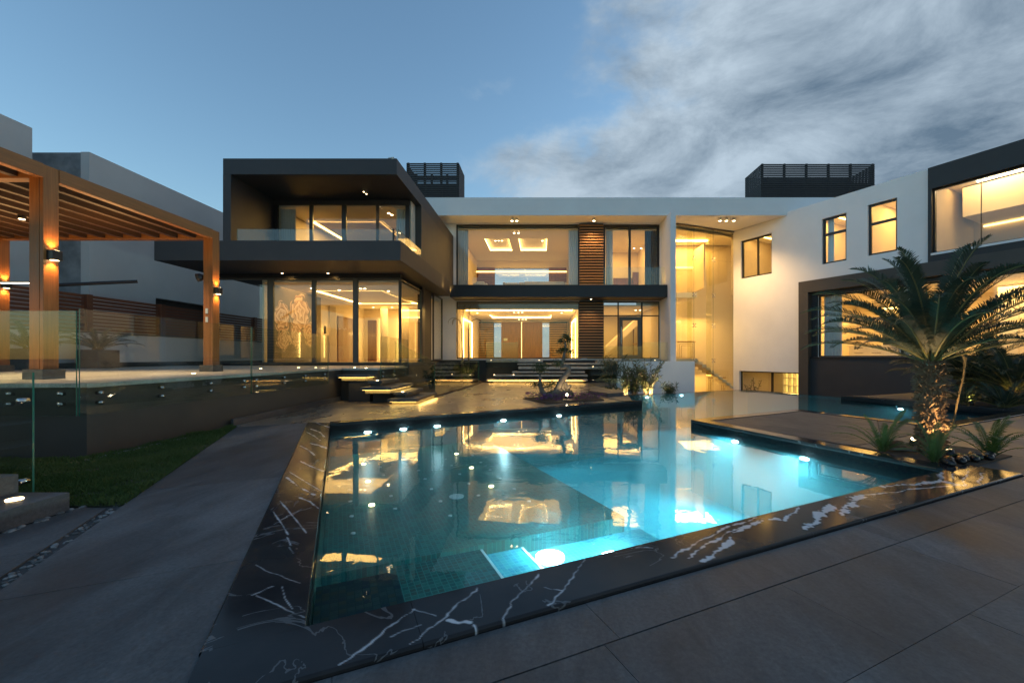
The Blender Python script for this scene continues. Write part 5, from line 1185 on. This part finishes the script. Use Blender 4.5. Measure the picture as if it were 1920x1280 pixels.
def cycad(label, loc, sc, rings, th, tr, group=None, name='cycad_palm', seed=1):
    t = thing(name, label, 'palm', loc, group=group); r = random.Random(seed)
    if th > 0:
        mb = MB(); mb.tube([(0, 0, -.05), (0, 0, th*.3), (.01, 0, th*.7), (0, 0, th)], [tr*.80, tr*.74, tr*.84, tr*.70], 18)
        rows = int(th/.030)
        for i in range(rows):                        # leaf-base scales round the trunk
            z = (i+.5)/rows*th; nn = 21
            rad = tr*(.78 if z < th*.5 else .82)
            for k in range(nn):
                a = 2*math.pi*(k+.5*(i % 2))/nn+r.uniform(-.07, .07); ca, sa = math.cos(a), math.sin(a); l_ = r.uniform(.015, .10)*r.uniform(.5, 1.2); w = r.uniform(.007, .020); h = r.uniform(.015, .05)
                c = Vector((ca*rad, sa*rad, z)); o_ = Vector((ca, sa, 0)); s_ = Vector((-sa, ca, 0))
                c = c+Vector((0, 0, r.uniform(-.02, .02))); tip = c+o_*l_+Vector((0, 0, h*r.uniform(-.9, 1.5)))+s_*r.uniform(-.03, .03)
                b = len(mb.v); mb.v += [tuple(c-s_*w), tuple(c+s_*w), tuple(c+Vector((0, 0, h))), tuple(tip-s_*w*.5), tuple(tip+s_*w*.5), tuple(tip+Vector((0, 0, .012)))]
                mb.f += [(b, b+1, b+4, b+3), (b+1, b+2, b+5, b+4), (b+2, b, b+3, b+5), (b+3, b+4, b+5)]; mb.m += [0]*4
        mb.build('trunk', MT['bark'], t, local=True)
    for (vi, cnt, off) in rings:
        for k in range(cnt):
            a = 2*math.pi*(k+off)/cnt+r.uniform(-.13, .13)
            place(CF[vi], 'frond', t, (math.cos(a)*tr*.25, math.sin(a)*tr*.25, th-.02), a, sc*r.uniform(.9, 1.08), r.uniform(-.06, .06))
    return t
PLM = (*G(1745, 848), 0)
palm = cycad('sago palm with an uplit shaggy trunk beside the pool', PLM, 1.0, ((0, 4, .1), (1, 10, .1), (2, 13, .5), (3, 14, .3), (4, 12, .0), (5, 6, .4)), 1.24, .152, seed=4)
mb = MB(); st = [(.27, -.02, .30), (.33, -.04, .7), (.40, -.05, 1.05), (.42, -.05, 1.25), (.38, -.05, 1.36)]; mb.tube(st, .012, 6)
for k in range(26):
    t_ = .25+.75*k/26; i = min(int(t_*4), 3); q = Vector(st[i]).lerp(Vector(st[i+1]), t_*4-i); a = rp.uniform(0, 6.28); mb.tube([q, q+Vector((math.cos(a)*.03, math.sin(a)*.03, .015))], [.008, .004], 5)
mb.build('dry_stalk', MT['dry'], palm, local=True)
# uplights at its foot
def uplight(label, p, d, e, spot=70, col=(1, .60, .24), r=.05, size=.03):
    t = thing('uplight', label, 'spotlight', p); dv = Vector(d).normalized()
    MB().tube([(0, 0, 0), tuple(dv*.10)], [r*.9, r], 14).build('housing', MT['frame'], t, True, local=True)
    MB().cyl(tuple(dv*.101), r*.8, .003, 14, axis=tuple(dv)).build('lens', MT['bulb'], t, local=True)
    l = lamp('lens_light', 'SPOT', tuple(dv*.13), e, col, t, size, spot=spot, blend=.6, local=True); aim(l, dv); return t
MT['cycad'].node_tree.nodes['Principled BSDF'].inputs['Specular IOR Level'].default_value = .22
uplight('small spotlight in the planting before the palm trunk', (PLM[0]-.10, PLM[1]-.40, .02), (.12, .50, 1.0), 48, 80)
uplight('small spotlight behind the palm trunk', (PLM[0]+.12, PLM[1]+.42, .02), (-.15, -.5, 1.0), 14, 70)
# planting bed round it
bed = [G(1640, 846), G(1705, 872), G(1790, 884), G(1898, 856), G(1800, 838), G(1700, 832)]
MT['bedsoil'] = mat('planting_soil', (.060, .038, .024), .95, (.10, .065, .04), scale=14, detail=4, bump=.6)
mb = MB(); mb.prism(bed, .001, .016); struct(mb.build('planting_bed', MT['bedsoil']))
FF = [frond(.62, e, d, 27, .075, .013, bare=.08, seed=30+k, m0='fern', m1='fern', vee=.1, sway=s) for k, (e, d, s) in enumerate(((82, 40, 8), (70, 75, -8), (58, 80, 12), (44, 70, -10)))]
def fern(label, loc, sc, n_, seed):
    t = thing('fern', label, 'fern', loc); r = random.Random(seed)
    for k in range(n_):
        a = 2*math.pi*k/n_*2.4+r.uniform(-.3, .3); place(FF[k % 4], 'frond', t, (math.cos(a)*.02, math.sin(a)*.02, 0), a, sc*r.uniform(.7, 1.1), r.uniform(-.15, .15))
    return t
fern('bright fern on the pool side of the palm', (*G(1655, 848), .01), 1.0, 15, 1)
fern('upright fern close before the palm trunk', (*G(1752, 868), .01), .82, 15, 2)
fern('spreading fern to the right of the palm', (*G(1858, 858), .01), 1.05, 15, 3)
MT['blackstone'] = mat('polished_black_stone', (.012, .012, .014), .18, (.022, .022, .024), scale=6)
for k in range(8):
    u = 1777+k*12.5; v = 874-k*1.9; x, y = G(u, v); mb = MB(); mb.blob((0, 0, .045), (.052, .135, .05), 14, 9, jit=.015, rz=R(-28+rp.uniform(-12, 12)))
    o = mb.build('black_stone', MT['blackstone'], smooth=True); o.location = (x, y+.07*(k % 2), .008)
    tag(o, 'smooth black stone in the row beside the palm, '+('nearest the pool', 'second from the pool', 'third from the pool', 'fourth from the pool', 'fifth from the pool', 'third from the right end', 'second from the right end', 'at the right end')[k], 'stone', 'row of black stones at the palm')
dw = thing('driftwood', 'pale twisted driftwood root lying at the foot of the palm', 'driftwood', (*G(1700, 855), 0)); x, y = G(1690, 850)
mb = MB(); mb.tube([(x-.12, y+.05, .05), (x+.02, y-.01, .06), (x+.14, y-.04, .045), (x+.2, y+.02, .09)], [.018, .022, .024, .012], 8); mb.build('root', MT['oliveb'], dw, True)
mb = MB(); mb.blob((x+.05, y+.12, .07), (.12, .08, .075), 10, 7, jit=.2); mb.build('stump', MT['bark'], dw)
# darker cycads on the right, behind the channel
cycad('dark bushy cycad at the right picture edge', (13.55, 12.2, .0), 1.15, ((1, 6, .2), (2, 8, .5), (3, 9, .1), (4, 10, .0), (5, 10, .3), (6, 8, .1)), .35, .3, seed=7)
cycad('large dark cycad above the planted bank', (13.6, 13.6, .05), 1.2, ((1, 6, .1), (2, 8, .4), (3, 9, .2), (4, 10, .5), (5, 9, .3)), .45, .28, seed=8)
cycad('low spreading cycad beside the channel coping', (*pw(15.85, 2.55)[:2], 0), .66, ((2, 6, .3), (3, 8, .1), (4, 9, .0), (5, 9, .5)), 0, .2, seed=9)
cycad('small cycad lit yellow behind the channel', (*pw(15.8, 3.3)[:2], 0), .42, ((1, 5, .3), (2, 6, .1), (3, 8, .0), (4, 7, .5)), 0, .2, seed=10)
uplight('spotlight under the small yellow-lit cycad', (pw(15.8, 3.3)[0]-.12, pw(15.8, 3.3)[1]-.3, .02), (.25, .6, .8), 12, 100, (1, .8, .2))
uplight('spotlight under the large dark cycad', (13.2, 11.7, .05), (.3, .45, 1), 8, 90, (1, .62, .15))
# leafy shrubs
def shrub(label, loc, sx_, h, stems, leaves, ll, lw, m, seed, cat='shrub', name='shrub', droop=.4):
    t = thing(name, label, cat, loc); r = random.Random(seed); sm_ = MB(); lv_ = MB()
    for k in range(stems):
        a = r.uniform(0, 6.28); rr = sx_*math.sqrt(r.random()); hh = h*r.uniform(.55, 1.05); P = [Vector((math.cos(a)*rr*.2, math.sin(a)*rr*.2, -.02))]
        for i in range(1, 6): f = i/5; P.append(Vector((math.cos(a)*rr*(.2+.8*f*f), math.sin(a)*rr*(.2+.8*f*f), hh*f))+Vector((r.uniform(-.04, .04), r.uniform(-.04, .04), 0))*h)
        sm_.tube(P, [.012*h*(1-.7*i/5)+.003 for i in range(6)], 5)
        for j in range(leaves):
            f = r.uniform(.25, 1)*5; i = min(int(f), 4); q = P[i].lerp(P[i+1], f-i); th_ = r.uniform(0, 6.28); el = r.uniform(-.3, 1.0); d = Vector((math.cos(th_)*math.cos(el), math.sin(th_)*math.cos(el), math.sin(el))); l_ = ll*r.uniform(.6, 1.2); w = d.cross(Vector((r.uniform(-1, 1), r.uniform(-1, 1), 1))).normalized()*lw
            m_ = q+d*l_*.5; e_ = q+d*l_-Vector((0, 0, l_*droop*r.random())); b = len(lv_.v); lv_.v += [tuple(q), tuple(m_-w), tuple(e_), tuple(m_+w)]; lv_.f += [(b, b+1, b+2, b+3)]; lv_.m += [0]
    sm_.build('stems', MT['thinbark'], t, local=True); lv_.build('foliage', MT[m], t, local=True); return t
shrub('light green shrub in the bed before the corner glazing', (-3.55, 20.6, 0), .55, 1.05, 22, 34, .15, .024, 'shrub', 1)
shrub('rounded shrub in the bed beside the thin palms', (-4.2, 21.4, 0), .6, 1.0, 22, 34, .15, .026, 'shrub', 2)
shrub('darker shrub against the wing plinth', (-4.7, 19.4, 0), .5, .95, 20, 32, .15, .028, 'shrubdark', 3)
shrub('low dark shrub at the end of the glass guard', (-4.4, 17.2, 0), .45, .8, 16, 30, .14, .028, 'shrubdark', 4)
mb = MB(); mb.prism([(-5.4, 15.7), (-3.45, 14.3), (-3.0, 21.7), (-2.9, 23.5), (-5.4, 23.5)], -.013, .01); struct(mb.build('corner_bed', MT['bedsoil']))
shrub('spiky leafy plant behind the entrance glass panel', (X(1148, 19.6), 19.6, -.1), .8, 1.35, 20, 34, .42, .020, 'shrubdark', 5, droop=.7)
shrub('slender yellow-green bamboo shrub before the white court wall', (*pw(10.15, 11.2), -.3), .35, 1.45, 15, 34, .19, .014, 'shrub', 6)
shrub('dense green shrub before the dark gap of the court wall', (*pw(10.75, 11.4), -.3), .5, 1.15, 22, 36, .22, .022, 'shrubdark', 7)
shrub('tall airy shrub lit from below on the court wall', (*pw(11.35, 11.3), -.3), .75, 1.5, 24, 34, .20, .024, 'shrub', 8)
shrub('small spiky plant at the right end of the court planter', (*pw(12.2, 11.0), -.3), .3, .55, 14, 22, .3, .016, 'shrubdark', 9, droop=.6)
shrub('low leafy plant at the corner of the central deck', (*pw(9.3, 10.95), -.3), .5, .45, 16, 26, .2, .03, 'shrub', 10)
shrub('small shrub before the basement window', (*RX.w(rs(1450), -1.6), -2.45), .5, 2.5, 14, 40, .15, .03, 'shrubdark', 12)
shrub('pale shrub before the glowing shelves', (*RX.w(rs(1478), -2.2), -2.45), .4, 2.1, 10, 30, .16, .02, 'shrub', 13)
uplight('spotlight among the shrubs of the court wall', (*pw(11.2, 10.9), -.3), (.12, .60, .8), 70, 130, (1, .70, .34))
uplight('spotlight below the bamboo shrub', (*pw(9.9, 10.9), -.3), (.1, .5, .7), 34, 120, (1, .72, .34))
uplight('spotlight in the corner bed by the thin palms', (-3.55, 19.3, .02), (-.15, .7, .55), 30, 130, (1, .74, .3))
uplight('spotlight in the corner bed against the wing', (-3.9, 18.2, .02), (-.5, .5, .6), 18, 120, (1, .74, .3))
# thin young palms with hanging dry fronds
DF = [frond(1.25, 80, 190, 30, .13, .014, bare=.12, seed=60+k, m0='dry', m1='dry', vee=-.2, sway=s) for k, s in enumerate((10, -14))]+[frond(1.3, 86, 30, 26, .14, .012, bare=.2, seed=64, m0='dry', m1='dry', vee=.4)]
for (u, v0, lab, hh, az) in ((866, 590, 'thin young palm with a dry frond hanging over the white wall', 2.75, (3.0, 2.6, 1.2)), (878, 590, 'thin young palm with a dry frond hanging before the hall window', 2.7, (.2, .5, 1.4))):
    Y = 21.0; t = thing('young_palm', lab, 'palm', (X(u, Y), Y, 0)); mb = MB(); mb.tube([(0, 0, 0), (.03, 0, hh*.5), (0, 0, hh)], [.06, .045, .03], 8); mb.build('trunk', MT['thinbark'], t, True, local=True)
    for k, a in enumerate(az): place(DF[k % 3], 'frond', t, (0, 0, hh-.03), a, .95)
# potted palms at the boundary wall
for (x, y, lab) in ((-13.55, 11.3, 'potted palm by the white wall behind the thin pole'), (-13.5, 13.0, 'potted palm by the white wall behind the near post')):
    t = thing('planter', 'square dark planter of the '+lab, 'planter', (x, y, TZ)); mb = MB(); mb.box(-.33, .33, -.33, .33, 0, .55); mb.build('box', MT['darkstone'], t, bevel=.01, local=True); MB().box(-.30, .30, -.30, .30, .551, .556).build('soil', MT['bedsoil'], t, local=True)
    cycad(lab, (x, y, TZ+.5), .62, ((2, 4, .3), (3, 6, .1), (4, 6, .0), (5, 5, .5)), .08, .12, seed=int(y*3), name='potted_palm')

# ---- bonsai olive in its flower bed
YB = 13.3
def bp(u, v, dy=0.0): return (X(u, YB+dy), YB+dy, Z(v, YB+dy))
bon = thing('bonsai_olive', 'old twisted grey bonsai olive tree in the flower bed on the deck', 'tree', (X(1048, YB), YB, 0))
mb = MB()
mb.tube([bp(1022, 745), bp(1034, 744), bp(1048, 743, .05), bp(1062, 742), bp(1076, 738)], [.10, .16, .17, .13, .05], 12)
mb.tube([bp(1040, 745), bp(1043, 735), bp(1046, 726), bp(1053, 714), bp(1060, 704), bp(1066, 696), bp(1066, 689, .02), bp(1060, 687), bp(1052, 690), bp(1053, 683), bp(1057, 673), bp(1058, 663), bp(1060, 652), bp(1060, 640)], [.14, .10, .09, .10, .095, .09, .085, .08, .07, .055, .05, .045, .035, .02], 12)
mb.tube([bp(1064, 744), bp(1060, 735), bp(1055, 726), bp(1052, 717)], [.08, .06, .06, .05], 10); mb.tube([bp(1053, 715), bp(1060, 718), bp(1064, 727), bp(1066, 737)], [.05, .06, .06, .07], 10); mb.tube([bp(1064, 729), bp(1068, 725), bp(1070, 721)], [.055, .05, .04], 10)
mb.tube([bp(1026, 744), bp(1020, 738), bp(1015, 730), bp(1012, 720), bp(1013, 710), bp(1012, 700)], [.11, .09, .075, .06, .05, .03], 10); mb.tube([bp(1013, 728), bp(1022, 726), bp(1030, 724)], [.03, .025, .015], 8)
mb.tube([bp(1036, 745), bp(1041, 737), bp(1046, 733), bp(1050, 739)], [.12, .13, .11, .09], 10)
mb.tube([bp(1056, 677), bp(1050, 676), bp(1043, 680)], [.03, .02, .015], 8); mb.tube([bp(1058, 657), bp(1066, 657), bp(1072, 659)], [.025, .018, .01], 8); mb.tube([bp(1060, 645), bp(1052, 640), bp(1050, 637)], [.02, .015, .01], 8)
mb.build('trunk', MT['oliveb'], bon, True)
lv_ = MB(); rl = random.Random(9)
for (u, v, ru, rv, nn) in ((1013, 692, 13, 8, 420), (1008, 687, 9, 6, 200), (1020, 686, 9, 6, 200), (1003, 721, 7, 6, 220), (1014, 722, 7, 5, 160), (1030, 722, 10, 7, 300), (1038, 718, 6, 5, 130), (1045, 681, 11, 7, 300), (1060, 632, 8, 7, 300), (1068, 638, 6, 6, 200), (1052, 640, 6, 5, 180), (1058, 655, 10, 5, 300), (1070, 660, 7, 4, 160), (1050, 659, 6, 4, 140), (1058, 672, 6, 4, 120), (1034, 735, 5, 4, 90)):
    for k in range(nn):
        c = Vector(bp(u, v))+Vector((rl.gauss(0, .5)*ru, rl.gauss(0, .5)*ru*.9, rl.gauss(0, .5)*rv))*YB/FPX; a = rl.uniform(0, 6.28); el = rl.uniform(-.5, 1.2); d = Vector((math.cos(a)*math.cos(el), math.sin(a)*math.cos(el), math.sin(el))); w = d.cross(Vector((rl.uniform(-1, 1), rl.uniform(-1, 1), 1))).normalized()*.013; l_ = rl.uniform(.035, .06)
        b = len(lv_.v); lv_.v += [tuple(c), tuple(c+d*l_*.5-w), tuple(c+d*l_), tuple(c+d*l_*.5+w)]; lv_.f.append((b, b+1, b+2, b+3)); lv_.m.append(0)
lv_.build('crown', MT['bonsaileaf'], bon)
fb = [G(980, 747.5), G(1024, 757.5), G(1133, 750.5), G(1118, 744.5), G(1050, 742)]
mb = MB(); mb.prism(fb, .001, .03); struct(mb.build('flower_bed', MT['bedsoil']))
MT['petal'] = mat('purple_petals', (.075, .012, .10), .7, (.20, .05, .22), scale=9, detail=1, amount=2)
fl = MB(); xs_ = [p[0] for p in fb]; ys_ = [p[1] for p in fb]; cnt = 0
while cnt < 420:
    x, y = rl.uniform(min(xs_), max(xs_)), rl.uniform(min(ys_), max(ys_))
    if not inside((x, y), fb): continue
    cnt += 1; h = rl.uniform(.05, .20); c = Vector((x, y, h)); green = cnt % 3 == 0
    for k in range(5):
        a = k*1.257+rl.random(); d = Vector((math.cos(a), math.sin(a), rl.uniform(.1, .7))).normalized(); s_ = Vector((-math.sin(a), math.cos(a), 0))*.024; l_ = .06
        b = len(fl.v); fl.v += [tuple(c), tuple(c+d*l_*.6-s_), tuple(c+d*l_), tuple(c+d*l_*.6+s_)]; fl.f.append((b, b+1, b+2, b+3)); fl.m.append(1 if green else 0)
tag(fl.build('flowers', [MT['petal'], MT['shrubdark']]), 'dark purple bedding flowers round the bonsai trunk', 'flowers', kind='stuff')
x, y = G(1062, 748); uplight('bright spotlight in the flowers at the bonsai trunk', (x, y-.25, .10), (-.12, .45, 1), 7, 130, (1, .66, .30), .05)
MB().blob((x, y-.22, .21), .032, 10, 8).build('glass_dome', MT['lampball'] if 'lampball' in MT else emission('bare_bulb', (1, .78, .48), 45), bpy.data.objects['uplight.00%d' % 0] if False else None) if False else None
fl_b = thing('bare_bulb', 'glaring bare lamp facing the pool beside the bonsai trunk', 'lamp', (x, y-.33, .16)); MB().blob((0, 0, 0), .035, 12, 8).build('globe', emission('bare_bulb_glow', (1, .78, .48), 30), fl_b, True, local=True); MB().cyl((0, 0, -.15), .012, .12, 8).build('stem', MT['frame'], fl_b, local=True)
# slot drain in the deck beside the bed
mb = MB(); mb.prism([G(1095, 739), G(1100, 738.6), G(1170, 751), G(1163, 751.5)], .0005, .004); tag(mb.build('slot_drain', MT['black']), 'narrow dark slot drain in the central deck', 'drain')
for c_ in [o for o in COL.objects if o.name.startswith('curtain') and o.get('dark')]: c_.data.materials[0] = mat('dark_curtain', (.05, .05, .055), .9); del c_['dark']
